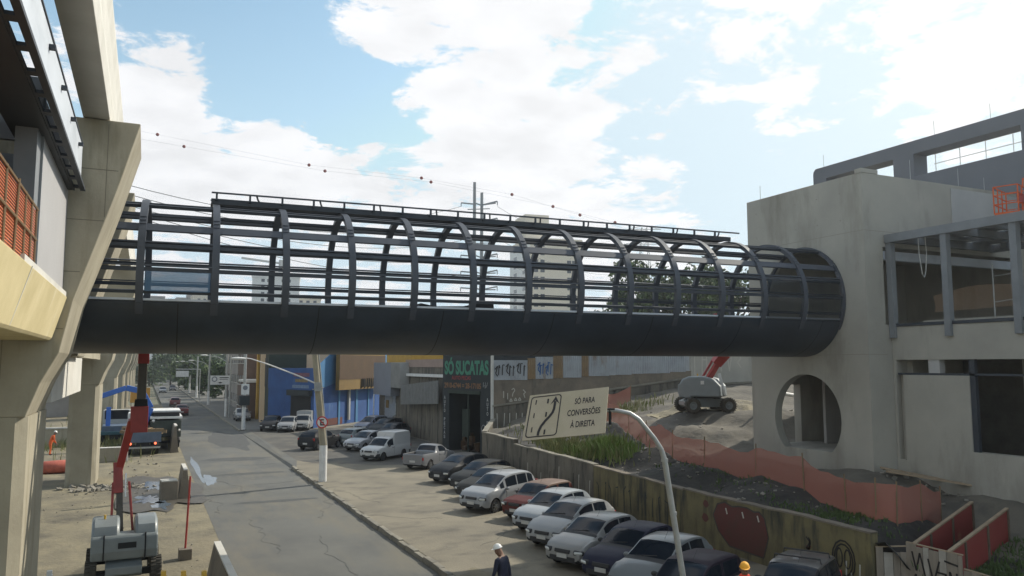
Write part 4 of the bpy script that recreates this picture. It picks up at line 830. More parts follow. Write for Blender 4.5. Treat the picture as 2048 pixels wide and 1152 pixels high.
CARS = [
 ('square', (.020, .018, .022), 'black hatchback with roof rack bars, last of the row at the bottom edge', 15.95, 16.35, HD - 3, dict(bumper='p', roof='roof_dull')),
 ('square', (.022, .016, .026), 'boxy dark purple car reflecting the sky on its bonnet, second from the bottom edge', 13.6, 17.75, HD + 3, dict(bumper='p')),
 ('round', (.15, .165, .17), 'grey-green hatchback with round nose beside the boxy dark purple car', 14.25, 19.95, HD, dict()),
 ('hatch', (.018, .020, .040), 'navy blue hatchback between the grey-green and the silver hatchbacks', 14.5, 21.95, HD, dict(bumper='p', rim='dark')),
 ('hatch', (.40, .40, .385), 'silver hatchback with black bumper line beside the navy hatchback', 14.35, 24.0, HD + 2, dict(rim='dark')),
 ('round', (.50, .51, .51), 'pale silver hatchback with swept-back dark headlights', 15.0, 26.8, HD, dict()),
 ('hatch', (.50, .545, .58), 'light icy silver hatchback next to the faded red car', 15.6, 29.4, HD, dict()),
 ('square', (.10, .022, .018), 'old faded red car with brownish roof', 16.2, 31.9, HD, dict(bumper='p', roof='roof_brown')),
 ('mini', (.47, .49, .51), 'tall silver minivan with alloy wheels beside the red car', 15.4, 34.5, HD, dict()),
 ('sedan', (.035, .034, .030), 'dark olive-grey dusty car directly behind the silver minivan', 16.5, 37.7, HD, dict(roof='roof_olive')),
 ('hatch', (.030, .031, .030), 'charcoal hatchback squeezed between two dark cars', 16.9, 40.2, HD, dict()),
 ('round', (.026, .028, .031), 'dark grey rounded hatchback at the far end of the near row, beside the pickup', 16.9, 43.4, HD, dict()),
 ('pickup', (.31, .32, .34), 'silver pickup truck with open black bed, tail to the street', 17.3, 50.0, 50, dict()),
 ('van', (.74, .74, .73), 'white box van facing the street', 15.9, 55.6, 52 + 180, dict(bumper='p', rim='dark', cat='van')),
 ('sedan', (.45, .46, .49), 'silver sedan facing out beside the white box van', 16.3, 62.3, 52 + 180, dict()),
 ('hatch', (.17, .20, .21), 'grey-green hatchback seen from behind, left of the silver sedan', 16.5, 65.6, 55, dict(bumper='p')),
 ('mini', (.36, .40, .52), 'pale bluish minivan with dark windows in front of the blue wall', 20.7, 77.5, 52 + 180, dict()),
 ('mini', (.05, .055, .06), 'dark minivan parked behind the silver sedan', 20.9, 73.2, 52 + 180, dict()),
 ('hatch', (.06, .06, .065), 'dark hatchback roof behind the silver sedan, nearest the shutter', 20.4, 69.3, 52 + 180, dict()),
 ('round', (.014, .015, .017), 'shiny black hatchback crossing the driveway, tail to the street', 13.0, 64.3, 48, dict(group=None)),
 ('hatch', (.24, .245, .25), 'small silver car before the dark opening of the blue shop', 13.4, 82.4, 200, dict(group='cars by the blue shop')),
 ('hatch', (.02, .02, .022), 'dark car at the left corner of the blue shop', 12.0, 84.3, 200, dict(group='cars by the blue shop')),
 ('van', (.26, .265, .26), 'pale van parked inside the shop opening', 15.2, 83.9, 200, dict(group='cars by the blue shop', cat='van')),
 ('sedan', (.30, .31, .33), 'silver car behind the utility pole with the white base', 10.9, 101, 180, dict(group='cars on the far pavement')),
 ('sedan', (.12, .022, .022), 'dark red car driving away, nearer of the two red cars', 4.75, 117, 0, dict(group='cars on the road', z=0)),
 ('hatch', (.15, .022, .022), 'red car driving away, farther of the two red cars', 4.75, 143.5, 0, dict(group='cars on the road', z=0)),
 ('sedan', (.40, .40, .41), 'silver car far down the street', 4.2, 212, 180, dict(group='cars on the road', z=0)),
 ('hatch', (.1, .1, .11), 'dark car far down the street beside the silver one', 6.9, 228, 180, dict(group='cars on the road', z=0)),
]
mat('roof_dull', (.12, .115, .11), .35, var=.3, scale=3, coat=.3); mat('roof_brown', (.19, .12, .085), .5, var=.3, scale=3); mat('roof_olive', (.11, .10, .07), .4, var=.2, scale=3, coat=.3)
CO = []
for st, c, lab, x, y, az, k in CARS: CO.append(carat(st, c, lab, x, y, az, **k))
# roof rack of the last car
mb = MB()
for x in (-.15, -1.0):
    mb.tube([(x, -.62, 1.40), (x, -.60, 1.53), (x, .60, 1.53), (x, .62, 1.40)], .022, 6)
mb.build('roof_rack', M['plastic'], CO[0])
# ================================================================== people
def person(label, loc, rz, J, mats, hat=None, name='person', scale=1.0, group=None):
    """J: joint dict -> grown as one skin. mats: list [(zmax, material)] from the feet up plus skin"""
    e = empty(name, loc, rz, label, 'person', group); e.scale = (scale,) * 3
    P_ = []; E_ = []; Rr_ = []
    def add(p, r, par=None):
        P_.append(Vector(p)); Rr_.append(r); i = len(P_) - 1
        if par is not None: E_.append((par, i))
        return i
    pel = add(J['pelvis'], .145); sp = add(J['spine'], .14, pel); ch = add(J['chest'], .165, sp); nk = add(J['neck'], .062, ch)
    hb = add(J['jaw'], .075, nk); hd = add(J['head'], .098, hb); 
    top = add(Vector(J['head']) + (Vector(J['head']) - Vector(J['jaw'])).normalized() * .06, .075, hd)
    nose = add(Vector(J['jaw']) * .55 + Vector(J['head']) * .45 + Vector(J['face']) * .105, .018, hb)
    hands = []
    for s in 'LR':
        sh = add(J['sh' + s], .078, ch); el = add(J['el' + s], .052, sh); wr_ = add(J['wr' + s], .036, el); d = (P_[wr_] - P_[el]).normalized()
        pm_ = add(P_[wr_] + d * .07, .036, wr_)
        side = d.cross(Vector((0, 0, 1)) if abs(d.z) < .9 else Vector(J['face'])).normalized(); side = side if side.length > .1 else Vector((1, 0, 0))
        for q in range(4):
            f1 = add(P_[pm_] + d * .035 + side * (q - 1.5) * .020, .011, pm_); f2 = add(P_[f1] + d * (.035 + .008 * (1.5 - abs(q - 1.5))) + Vector(J['face']) * .008, .0095, f1); add(P_[f2] + d * .024 + Vector(J['face']) * .014, .008, f2)
        th = add(P_[wr_] + d * .045 + Vector(J['face']) * .035, .012, wr_); add(P_[th] + d * .035 + Vector(J['face']) * .012, .010, th)
        hands.append(P_[wr_].copy())
        hp = add(J['hip' + s], .10, pel); kn = add(J['kn' + s], .064, hp); an = add(J['an' + s], .046, kn); add(J['toe' + s], .042, an)
    me = bpy.data.meshes.new('body'); me.from_pydata([tuple(p) for p in P_], E_, []); o = bpy.data.objects.new('body', me); COL.objects.link(o)
    md = o.modifiers.new('s', 'SKIN'); 
    for i, v in enumerate(me.skin_vertices[0].data): v.radius = (Rr_[i], Rr_[i]); v.use_root = (i == 0)
    o.modifiers.new('u', 'SUBSURF').levels = 1; o.modifiers['u'].render_levels = 1
    dg = bpy.context.evaluated_depsgraph_get(); m2 = bpy.data.meshes.new_from_object(o.evaluated_get(dg)); o.modifiers.clear(); o.data = m2; o.parent = e
    m2.materials.clear()
    for m_ in ('skin', mats['top'], mats['legs'], 'dark'): m2.materials.append(M[m_])
    for p in m2.polygons:
        c = p.center; mi = 1
        if c.z > J['neck'][2] - .01 and (c - Vector(J['head'])).length < .30: mi = 0
        elif any((c - h).length < .16 and (c - h).z < .02 for h in hands): mi = 0
        elif c.z < .11: mi = 3
        elif c.z < J['pelvis'][2] + .02: mi = 2
        p.material_index = mi; p.use_smooth = True
    f = Vector(J['face']); h0 = Vector(J['head']); upv = (h0 - Vector(J['jaw'])).normalized(); sv = f.cross(upv).normalized()
    for s in (-1, 1):
        mb = MB(); mb.ball(h0 - upv * .025 + f * .088 + sv * s * .034, .012, 6, 5); mb.build('eye', M['hair'], e)
        mb = MB(); mb.ball(h0 - upv * .04 + sv * s * .098, (.016, .02, .03), 6, 5); mb.build('ear', M['skin'], e, smooth=True)
    if hat:
        hm, kind = hat; mb = MB(); vs = []; n = 16
        c = h0 + upv * .035
        for i in range(6):
            t = (math.pi / 2) * i / 5
            for k in range(n):
                a = 2 * math.pi * k / n; vs.append(c + (f * math.cos(a) * .125 + sv * math.sin(a) * .108) * math.cos(t) + upv * (.115 * math.sin(t)))
        mb.add(vs, [(i * n + k, i * n + (k + 1) % n, (i + 1) * n + (k + 1) % n, (i + 1) * n + k) for i in range(5) for k in range(n)])
        br = [c + (f * math.cos(a) * (.125 + (.07 if abs(a) < .9 else (.02 if kind == 'helmet' else 0))) + sv * math.sin(a) * .118) - upv * .004 for a in [(-math.pi + 2 * math.pi * k / n) for k in range(n)]]
        mb.add(br + [c + upv * .012], [(k, (k + 1) % n, n) for k in range(n)])
        mb.build('helmet' if kind == 'helmet' else 'cap', M[hm], e, smooth=True)
    else:
        mb = MB(); mb.ball(h0 + upv * .03 - f * .012, (.108, .108, .10), 10, 7); mb.build('hair', M['hair'], e, smooth=True)
    return e
def pose(lean=(0, 0), step=.0, arms=(0, 0), face=(0, 1, 0), hd=(0, 0), bend=0.):
    lx, ly = lean; f = Vector(face).normalized()
    J = dict(pelvis=(0, 0, .95), spine=(lx * .35, ly * .35, 1.13), chest=(lx * .75, ly * .75, 1.36), neck=(lx, ly, 1.50), jaw=(lx + f.x * .03 + hd[0] * .5, ly + f.y * .03 + hd[1] * .5, 1.575), head=(lx + f.x * .03 + hd[0], ly + f.y * .03 + hd[1], 1.67), face=tuple(f),
             hipL=(-.09, 0, .90), hipR=(.09, 0, .90), knL=(-.10, step * .5 + .03, .49), knR=(.10, -step * .4 + .04, .50), anL=(-.10, step, .09), anR=(.10, -step, .10), toeL=(-.11, step + .15, .045), toeR=(.11, -step + .15, .045))
    for s, sx, a in (('L', -1, arms[0]), ('R', 1, arms[1])):
        J['sh' + s] = (lx * .8 + sx * .19, ly * .8, 1.42); J['el' + s] = (lx * .6 + sx * .25, ly * .6 + a * .3, 1.13); J['wr' + s] = (lx * .5 + sx * .24, ly * .5 + a * .9 + .04, .90)
    return J
person('man in white helmet and dark navy jumper walking on the lot edge', (8.95, 19.75, .15), R(28), pose((0, .10), .24, (.16, -.14), (-.1, .95, -.28), (-.03, .05)), dict(top='navy_cloth', legs='maroon_cloth'), ('helmet', 'helmet'), scale=1.02)
p2_ = person('man in yellow cap and grey shirt with a red scarf, standing before the rack car', (13.3, 15.3, .15), R(140), pose((0, .03), .04, (.05, .05), (0, 1, -.1)), dict(top='grey_cloth', legs='navy_cloth'), ('yellow_cap', 'cap'), scale=1.07)
mb = MB(); mb.lathe([(.09, 1.43), (.13, 1.47), (.115, 1.53), (.08, 1.55)], (0, .05, 0), 'z', 12); mb.ball((0, .15, 1.42), (.09, .05, .06), 8, 6); mb.build('scarf', M['lamp_on'] if False else M['red_scarf'] if 'red_scarf' in M else mat('red_scarf', (.75, .07, .03), .8), p2_, smooth=True)
person('worker in orange overalls standing under the viaduct behind the first pier', (-6.15, 68.2, .1), R(-70), pose((0, .22), .06, (.25, .2), (0, .9, -.4), (0, .06)), dict(top='orange_cloth', legs='orange_cloth'), ('helmet', 'helmet'))
person('worker in dark blue clothes at the station end of the footbridge', (-2.1, 26.4, 8.6), R(150), pose((0, .04), .05, (.1, .1)), dict(top='navy_cloth', legs='blue_paint'), ('helmet', 'helmet'))
person('worker in red shirt at the station end of the footbridge', (-1.75, 27.3, 8.6), R(170), pose((0, .08), .05, (.25, .1)), dict(top='red_paint', legs='grey_cloth'), ('helmet', 'helmet'))
# ================================================================== boom lifts
def lift(loc, rz, label, turret):
    e = empty('boom_lift', loc, rz, label, 'boom lift', 'boom lifts')
    mb = MB(); mb.prism([(-1.35, .42), (-1.2, .32), (1.2, .32), (1.35, .42), (1.35, .66), (.9, .82), (-.9, .82), (-1.35, .66)], 'y', -.55, .55); mb.build('chassis', M['lift_grey'], e, bevel=.03)
    mb = MB()
    for x in (-1.02, 1.02): mb.box(x - .12, x + .12, -.85, .85, .33, .52)
    mb.build('axle', M['dark'], e)
    for x in (-1.02, 1.02):
        for s in (-1, 1):
            w = empty('wheel', (x, s * .98, .43)); w.parent = e
            mb = MB(); mb.lathe([(.22, -.16), (.38, -.17), (.415, -.11), (.415, .11), (.38, .17), (.22, .16), (.2, 0)], axis='y', n=22, caps=False)
            for k in range(22):
                a = 2 * math.pi * k / 22
                for sy in (-1, 1): mb.obox((.42 * math.cos(a + sy * .07), sy * .085, .42 * math.sin(a + sy * .07)), (.05, .15, .055), (0, -a, 0))
            mb.build('tyre', M['tyre_dusty'], w, smooth=30)
            mb = MB(); mb.lathe([(.23, s * .10), (.22, s * .13), (.10, s * .08), (.09, s * .15), (.01, s * .16)], axis='y', n=16, caps=False); mb.build('rim', M['lift_grey'], w, smooth=30)
    t = empty('turret', (0, 0, .84), turret); t.parent = e
    # two rounded cowls with the boom slot between, closed at the back (+x is the counterweight end)
    for s in (-1, 1):
        mb = MB(); poly = [(-1.1, .05), (1.15, .05), (1.25, .3), (1.22, .75), (1.05, 1.05), (.7, 1.20), (-.1, 1.22), (-.7, 1.05), (-1.05, .65)]
        y0, y1 = (.30, 1.0) if s > 0 else (-1.0, -.16)
        mb.prism(poly, 'y', y0, y1); mb.build('cowl', M['lift_grey'], t, bevel=.09, smooth=35)
        mb = MB(); mb.box(1.2, 1.318, s * .62 - .02, s * .62 + .02, .05, .82); mb.build('seam', M['dark'], t)
    mb = MB(); mb.prism([(.55, -.02), (1.22, .02), (1.31, .3), (1.29, .72), (1.2, .80), (.55, .80)], 'y', -1.005, 1.005); mb.build('counterweight', M['lift_grey'], t, bevel=.05)
    mb = MB(); mb.box(1.30, 1.318, -.2, .35, .38, .56); mb.build('recess', M['dark'], t)
    mb = MB(); mb.box(-.9, .7, -.16, .3, -.05, .45); mb.build('turntable', M['dark'], t)
    mb = MB(); mb.tube([(.5, -.62, 1.2), (.5, -.62, 1.34)], .035, 8); mb.build('beacon', M['yellow_mach'], t)
    return e, t
mat('tyre_dusty', (.075, .068, .055), .9, var=.4, scale=9)
la, ta = lift((-.38, 28.75, 0), R(92), 'grey boom lift seen from behind at the bottom left, its red boom raised', R(180)); la.scale = (.93, .93, .97)
# boom of the first lift: built in the turret frame (x forward = away from counterweight is -x)
def boom_parts(par, segs):
    for nm, m, p, q, w, h, w2, h2 in segs:
        mb = MB(); mb.beam(p, q, w, h, up=(1, 0, 0), w2=w2, h2=h2); mb.build(nm, M[m], par, bevel=.015)
bm_e = empty('boom', (0, 0, 0)); bm_e.parent = la
def wl(par, p): return p
boom_parts(la, [
 ('riser', 'lift_boom', (.05, .12, 1.0), (.35, .22, 3.0), .22, .3, .2, .26), ('link_rod', 'red_paint', (.0, .42, 1.1), (.3, .42, 3.1), .08, .1, .08, .1), ('link_rod', 'red_paint', (.0, -.30, 1.1), (.3, -.08, 3.1), .08, .1, .08, .1),
 ('elbow', 'red_paint', (.3, .25, 2.75), (.4, .30, 3.75), .32, .45, .28, .4), ('upper_arm', 'red_paint', (.4, .26, 3.5), (.1, -.08, 5.15), .24, .4, .26, .42), ('boom_head', 'red_paint', (.1, -.30, 4.75), (.1, -.30, 5.62), .56, .5, .56, .5),
 ('cylinder_rod', 'chrome', (.1, .02, 2.6), (.15, .04, 3.4), .07, .07, .07, .07), ('boom_tube', 'lift_boom', (.1, -.34, 5.55), (.35, -.36, 9.4), .30, .36, .27, .32)])
boom_parts(la, [('boom_collar', 'dark', (.1, -.34, 5.6), (.12, -.34, 5.85), .44, .46, .40, .42), ('boom_tip', 'red_paint', (.2, -.36, 7.05), (.22, -.36, 7.4), .36, .38, .36, .38)])
bpy.data.objects.remove(bm_e)
lb, tb = lift((29.0, 36.3, 4.12), R(-20), 'grey boom lift with red boom standing on the earth plot beside the tower', R(150))
boom_parts(lb, [('lower_arm', 'red_paint', (.1, .1, 1.6), (.75, -.5, 2.95), .26, .32, .24, .28), ('link_rod', 'red_paint', (-.2, .25, 1.7), (.5, -.3, 3.1), .1, .12, .1, .12), ('boom_head', 'red_paint', (.55, -.45, 2.75), (1.0, -.7, 3.35), .4, .55, .42, .6), ('upper_boom', 'red_paint', (.9, -.62, 3.2), (.6, -.5, 5.6), .24, .3, .2, .24), ('white_cylinder', 'white_paint', (.9, -.75, 1.0), (.65, -.65, 2.2), .14, .14, .14, .14)])
mb = MB(); mb.box(-.55, -.35, -1.012, -1.004, 1.6, 1.8); mb.box(.4, .7, -1.012, -1.004, 1.0, 1.1); mb.build('notice', M['white_paint'], lb)
def pix(px, py, d):
    f = cam_f; r = pixdir(px, py); return Vector((0, 0, 6.8)) + r * (d / r.dot(f))
cam_f = pixdir(1024, 576)
# ================================================================== leaning lane sign
e = empty('lane_sign', (10.18, 13.06, .15), label='tilted cream lane sign with black bent arrow, on a leaning galvanised pole', cat='road sign')
O = Vector((10.18, 13.06, .15)); pt = [(10.18, 13.06, .1), (9.75, 13.0, 2.68), (9.33, 12.95, 4.94), (9.26, 12.95, 5.15), (9.12, 12.97, 5.36), (8.83, 13.08, 5.74), (8.66, 13.14, 5.86), (8.44, 13.24, 5.91), (8.2, 13.36, 5.92), (7.3, 13.75, 5.90)]
mb = MB(); mb.tube([Vector(p) - O for p in pt], [.062, .060, .058, .046, .045, .044, .042, .041, .04, .04], 12); mb.build('pole', M['galv'], e, smooth=40)
for c_, q_ in (((9.33, 12.95, 4.94), .068), ((9.53, 12.97, 3.9), .068)):
    mb = MB(); mb.lathe([(q_, -.03), (q_, .03)], Vector(c_) - O, 'z', 12); mb.build('pole_collar', M['galv'], e)
cr_ = Vector((math.cos(R(24.95)), -math.sin(R(24.95)), 0)); cu_ = cr_.cross(cam_f)
pl_, pr_ = pix(1052, 835, 15.25), pix(1214, 818.5, 14.75); u = (pr_ - pl_).normalized(); lo, hi = -1.2, 1.2
for _ in range(50):
    q = (lo + hi) / 2
    if u.dot(pix(1139, 781, 15 + q) - pix(1127.5, 872.5, 15 - q)) * u.dot(pix(1139, 781, 15 + lo) - pix(1127.5, 872.5, 15 - lo)) <= 0: hi = q
    else: lo = q
v = pix(1139, 781, 15 + q) - pix(1127.5, 872.5, 15 - q); SW, SH = (pr_ - pl_).length, v.length; v.normalize(); n_ = u.cross(v)
SG = bpy.data.objects.new('sign_panel', None)
mb = MB(); c = (pl_ + pr_) / 2
Mx = Matrix((u, v, n_)).transposed().to_4x4(); Mx.translation = c - O
hw, hh, r_ = .85, .485, .03
mb.box(-hw, hw, -hh, hh, -.012, .0); Sx, Sy = SW / 1.7, SH / .97; so_ = mb.build('sign_panel', M['sign_face'], e, bevel=.012); so_.matrix_local = Mx @ Matrix.Diagonal((Sx, Sy, 1, 1))
def on_sign(mbx, name, m):
    o = mbx.build(name, M[m], so_); return o
def rr(x0, x1, y0, y1, r, n=5):
    P_ = []
    for cx_, cy_, a0 in ((x1 - r, y1 - r, 0), (x0 + r, y1 - r, 90), (x0 + r, y0 + r, 180), (x1 - r, y0 + r, 270)):
        for k in range(n + 1): a = R(a0 + 90 * k / n); P_.append((cx_ + r * math.cos(a), cy_ + r * math.sin(a)))
    return P_
a = rr(-.80, -.135, -.44, .44, .07); b = rr(-.778, -.157, -.418, .418, .055); mb = MB(); n = len(a)
mb.add([(x, y, .004) for x, y in a] + [(x, y, .004) for x, y in b], [(i, (i + 1) % n, n + (i + 1) % n, n + i) for i in range(n)]); on_sign(mb, 'border', 'ink')
mb = MB()
cl = [(-.53, -.41), (-.525, -.33), (-.49, -.22), (-.42, -.12), (-.34, -.03), (-.285, .05), (-.265, .13), (-.26, .29)]
for (x, y), (x2, y2) in zip(cl[:-1], cl[1:]):
    mb.beam((x, y, .005), (x2, y2, .005), .052, .002, up=(0, 0, 1))
for x, y in cl[1:-1]: mb.lathe([(.026, .0042), (.026, .0058)], (x, y, 0), 'z', 10)
mb.add([(-.36, .22, .006), (-.26, .40, .006), (-.16, .22, .006), (-.26, .31, .006)], [(0, 3, 1), (3, 2, 1)])
on_sign(mb, 'arrow', 'ink')
for x, y, w in ((-.68, .31, .022), (-.42, .31, .034), (-.68, .02, .022), (-.42, .02, .034), (-.68, -.28, .022), (-.40, -.35, .034)):
    mb = MB(); mb.box(x - w / 2, x + w / 2, y - .05, y + .05, .003, .006); on_sign(mb, 'lane_dash', 'ink')
for s, y, w in (("SÓ PARA", .24, .42), ("CONVERSÕES", -.0, .68), ("À DIREITA", -.25, .50)):
    text(s, 'lettering', M['ink'], so_, (.375, y + (.015 if s[0] in 'SÀ' else .012), .004), (0, 0, 0), h=.155, w=w, ext=.001, bold=.012)
mb = MB(); mb.obox(Vector((8.30, 13.29, 5.80)) - O, (.04, .04, .32)); mb.obox(Vector((8.30, 13.29, 5.94)) - O, (.14, .14, .03)); mb.build('clamp', M['dark'], e)
bpy.data.objects.remove(SG)
# ================================================================== utility pole with no-parking sign and lamp arm
e = empty('utility_pole', (9.52, 46.24, .1), label='near utility pole with white painted base, no parking sign and long lamp arm', cat='utility pole', group='street poles')
mb = MB(); mb.lathe([(.23, 0), (.225, 2.1)], n=16); mb.build('painted_base', M['white_paint'], e, smooth=40)
mb = MB(); mb.tube([(0, 0, 2.1), (-.42, 0, 5.6), (-.80, 0, 9.2)], [.22, .19, .15], 14); mb.build('shaft', M['concrete'], e, smooth=40)
mb = MB(); mb.tube([(-.5, -.1, 5.62), (-1.6, -.2, 6.1), (-3.2, -.25, 6.72), (-4.2, -.25, 7.05), (-4.5, -.25, 7.08)], [.045, .04, .035, .03, .03], 8); mb.build('lamp_arm', M['white_paint'], e, smooth=40)
mb = MB(); mb.ball((-4.85, -.25, 7.06), (.42, .13, .08), 12, 7); mb.build('lamp_head', M['white_paint'], e, smooth=True)
mb = MB(); mb.obox((-.45, -.22, 5.45), (.35, .2, .5)); mb.tube([(-.1, -.21, 5.4), (-.75, -.21, 5.3)], .03, 6); mb.build('bracket', M['galv'], e)
mb = MB(); mb.tube([(.19, -.08, 2.1), (-.2, -.06, 5.6), (-.6, -.05, 9.1)], .04, 6); mb.build('conduit', M['galv'], e)
sg = empty('no_parking_sign', (-.16, -.26, 3.42), R(-25)); sg.parent = e
mb = MB(); mb.lathe([(.34, -.006), (.34, .006)], axis='y', n=32); mb.build('red_rim', M['red_sign'] if 'red_sign' in M else mat('red_sign', (.50, .03, .03), .5), sg)
mb = MB(); mb.lathe([(.27, -.012), (.27, -.0065)], axis='y', n=32); mb.build('face', M['white_paint'], sg)
text('E', 'letter', M['ink'], sg, (0, -.015, 0), (R(90), 0, 0), h=.36, ext=.002, bold=.03)
mb = MB(); mb.beam((-.2, -.021, .2), (.2, -.021, -.2), .06, .004, up=(0, 1, 0)); mb.build('slash', M['red_sign'], sg)
# far street poles
def spole(x, y, label, arm=True, sign=False, h=9):
    e = empty('street_pole', (x, y, .14), label=label, cat='utility pole', group='street poles')
    mb = MB(); mb.lathe([(.2, 0), (.19, 2.3)], n=12); mb.build('painted_base', M['white_paint'], e, smooth=40)
    mb = MB(); mb.lathe([(.18, 2.3), (.12, h)], n=12); mb.build('shaft', M['galv'], e, smooth=40)
    if arm:
        mb = MB(); mb.tube([(0, 0, h - 2), (-1.2, 0, h - 1.3), (-2.6, 0, h - 1.1)], .05, 6); mb.build('lamp_arm', M['galv'], e); mb = MB(); mb.ball((-2.9, 0, h - 1.08), (.45, .15, .1), 10, 6); mb.build('lamp_head', M['white_paint'], e, smooth=True)
    if sign:
        mb = MB(); mb.box(-.35, .45, -.24, -.21, 3.6, 4.7); mb.build('sign_plate', M['white_paint'], e)
        mb = MB(); mb.lathe([(.24, -.26), (.24, -.245)], (.05, 0, 4.3), 'y', 20); mb.lathe([(.17, -.27), (.17, -.255)], (.05, 0, 4.3), 'y', 20); mb.build('sign_mark', M['grey_panel'], e)
        mb = MB(); mb.box(-.5, .5, -.5, .3, 2.5, 3.5); mb.build('meter_box', M['shop_dark'], e)
spole(9.5, 86.5, 'street pole with white base and small square sign before the dark green shop', False, True, 9.5)
spole(9.8, 109.5, 'street pole with lamp arm next to the white direction board'); spole(9.9, 142.6, 'third white based street pole down the pavement', h=8.5)
spole(9.9, 176, 'fourth white based street pole down the pavement', h=8.5); spole(9.9, 205, 'farthest white based street pole on the pavement', h=8.5)
e = empty('direction_board', (8.3, 107.3, 0), label='white direction board with round emblem hanging over the far road', cat='road sign')
mb = MB(); mb.box(-.7, 1.75, -.03, .03, 4.3, 5.45); mb.build('board', M['white_paint'], e)
mb = MB(); mb.lathe([(.34, -.05), (.34, -.034)], (-.2, 0, 5.0), 'y', 20); mb.build('emblem', M['grey_panel'], e)
mb = MB(); mb.lathe([(.22, -.07), (.22, -.052)], (-.2, 0, 5.0), 'y', 20); mb.build('emblem_centre', M['white_paint'], e)
mb = MB(); mb.box(.4, 1.5, -.05, -.032, 5.15, 5.25); mb.box(.4, 1.4, -.05, -.032, 4.95, 5.02); mb.prism([(.2, 4.55), (.5, 4.45), (.8, 4.55), (.5, 4.65)], 'y', -.05, -.033); mb.build('marks', M['ink'], e)
mb = MB(); mb.tube([(1.72, 0, 0), (1.72, 0, 8)], .09, 8); mb.build('post', M['galv'], e)
e = empty('overhead_sign', (6.3, 160, 0), label='small white overhead sign far down the street among the trees', cat='road sign')
mb = MB(); mb.box(-1, 1.2, -.03, .03, 4.6, 5.7); mb.build('board', M['white_paint'], e); mb = MB(); mb.tube([(3.2, .1, 0), (3.2, .1, 6), (-1, .1, 6)], .09, 8); mb.build('post', M['galv'], e)
# ================================================================== yard things
def jersey(y0, y1, h, label, x=2.35):
    e = empty('concrete_barrier', (x, y0, 0), label=label, cat='barrier', group='concrete barriers along the road edge'); L = y1 - y0; n = max(3, int(L / .4)); vs = []
    for i in range(n + 1):
        t = i / n; hh = h * (1 + .06 * nz(i * .8, y0, .9, 3)); 
        vs += [(-.36, L * t, -.05), (-.28, L * t, .25), (-.11 + .02 * nz(i, 2, .8), L * t, hh), (.09, L * t, hh), (.26, L * t, .25), (.34, L * t, -.05)]
    fs = [(i * 6 + a, i * 6 + (a + 1) % 6, i * 6 + 6 + (a + 1) % 6, i * 6 + 6 + a) for i in range(n) for a in range(6)] + [tuple(range(6)), tuple(n * 6 + k for k in range(5, -1, -1))]
    mb = MB(); mb.add(vs, fs); mb.build('body', M['wall_brown'], e)
    mb = MB(); mb.obox((0, L / 2, h + .03), (.2, L * .96, .06), (0, 0, .01)); mb.build('pale_cap', M['concrete_pale'], e)
jersey(21, 27.4, 1.15, 'nearest concrete road barrier, cut by the bottom edge'); jersey(44.0, 46.6, 1.45, 'short broken concrete barrier beside the puddles', 2.1); jersey(67.5, 83, 2.0, 'long tall barrier on the road edge beside the trucks', 2.35)
e = empty('net_post', (1.55, 30.6, 0), label='leaning red post in a concrete cube holding a strip of orange net', cat='post')
mb = MB(); mb.box(-.22, .22, -.22, .22, 0, .38); mb.build('cube_base', M['wall_brown'], e, bevel=.02)
mb = MB(); mb.tube([(0, 0, .38), (.08, .1, 2.85)], .035, 8); mb.build('post', M['red_paint'], e)
mb = MB(); vs = []
for i in range(14):
    for j in range(5): vs.append((.05 + .02 * math.sin(i * .9) + .0507 * .3 * i, .3 * i, .95 + (1.85 - .045 * i) * j / 4 + .05 * math.sin(i)))
mb.add(vs, [(i * 5 + j, i * 5 + j + 1, i * 5 + 6 + j, i * 5 + 5 + j) for i in range(13) for j in range(4)]); mb.build('net_strip', M['net'], e, smooth=True)
e = empty('concrete_block', (1.35, 44.2, 0), .1, 'grey concrete block beside the puddles and the broken barrier', 'block'); mb = MB(); mb.box(-.4, .4, -.4, .4, 0, .95); mb.build('body', M['wall_brown'], e, bevel=.03); mb = MB(); mb.box(-.38, .38, -.38, .38, .952, 1.0); mb.build('cap', M['concrete_pale'], e)
e = empty('low_wall_block', (-1.75, 62.9, 0), 0, 'low pale concrete block between the second pier and the flatbed truck', 'block'); mb = MB(); mb.box(-.9, .85, 0, .5, 0, .95); mb.build('body', M['concrete'], e, bevel=.03); mb = MB(); mb.box(.80, .90, -.03, .53, 0, 1.0); mb.box(-.9, .80, -.03, .53, .952, 1.0); mb.build('pale_edge', M['concrete_pale'], e)
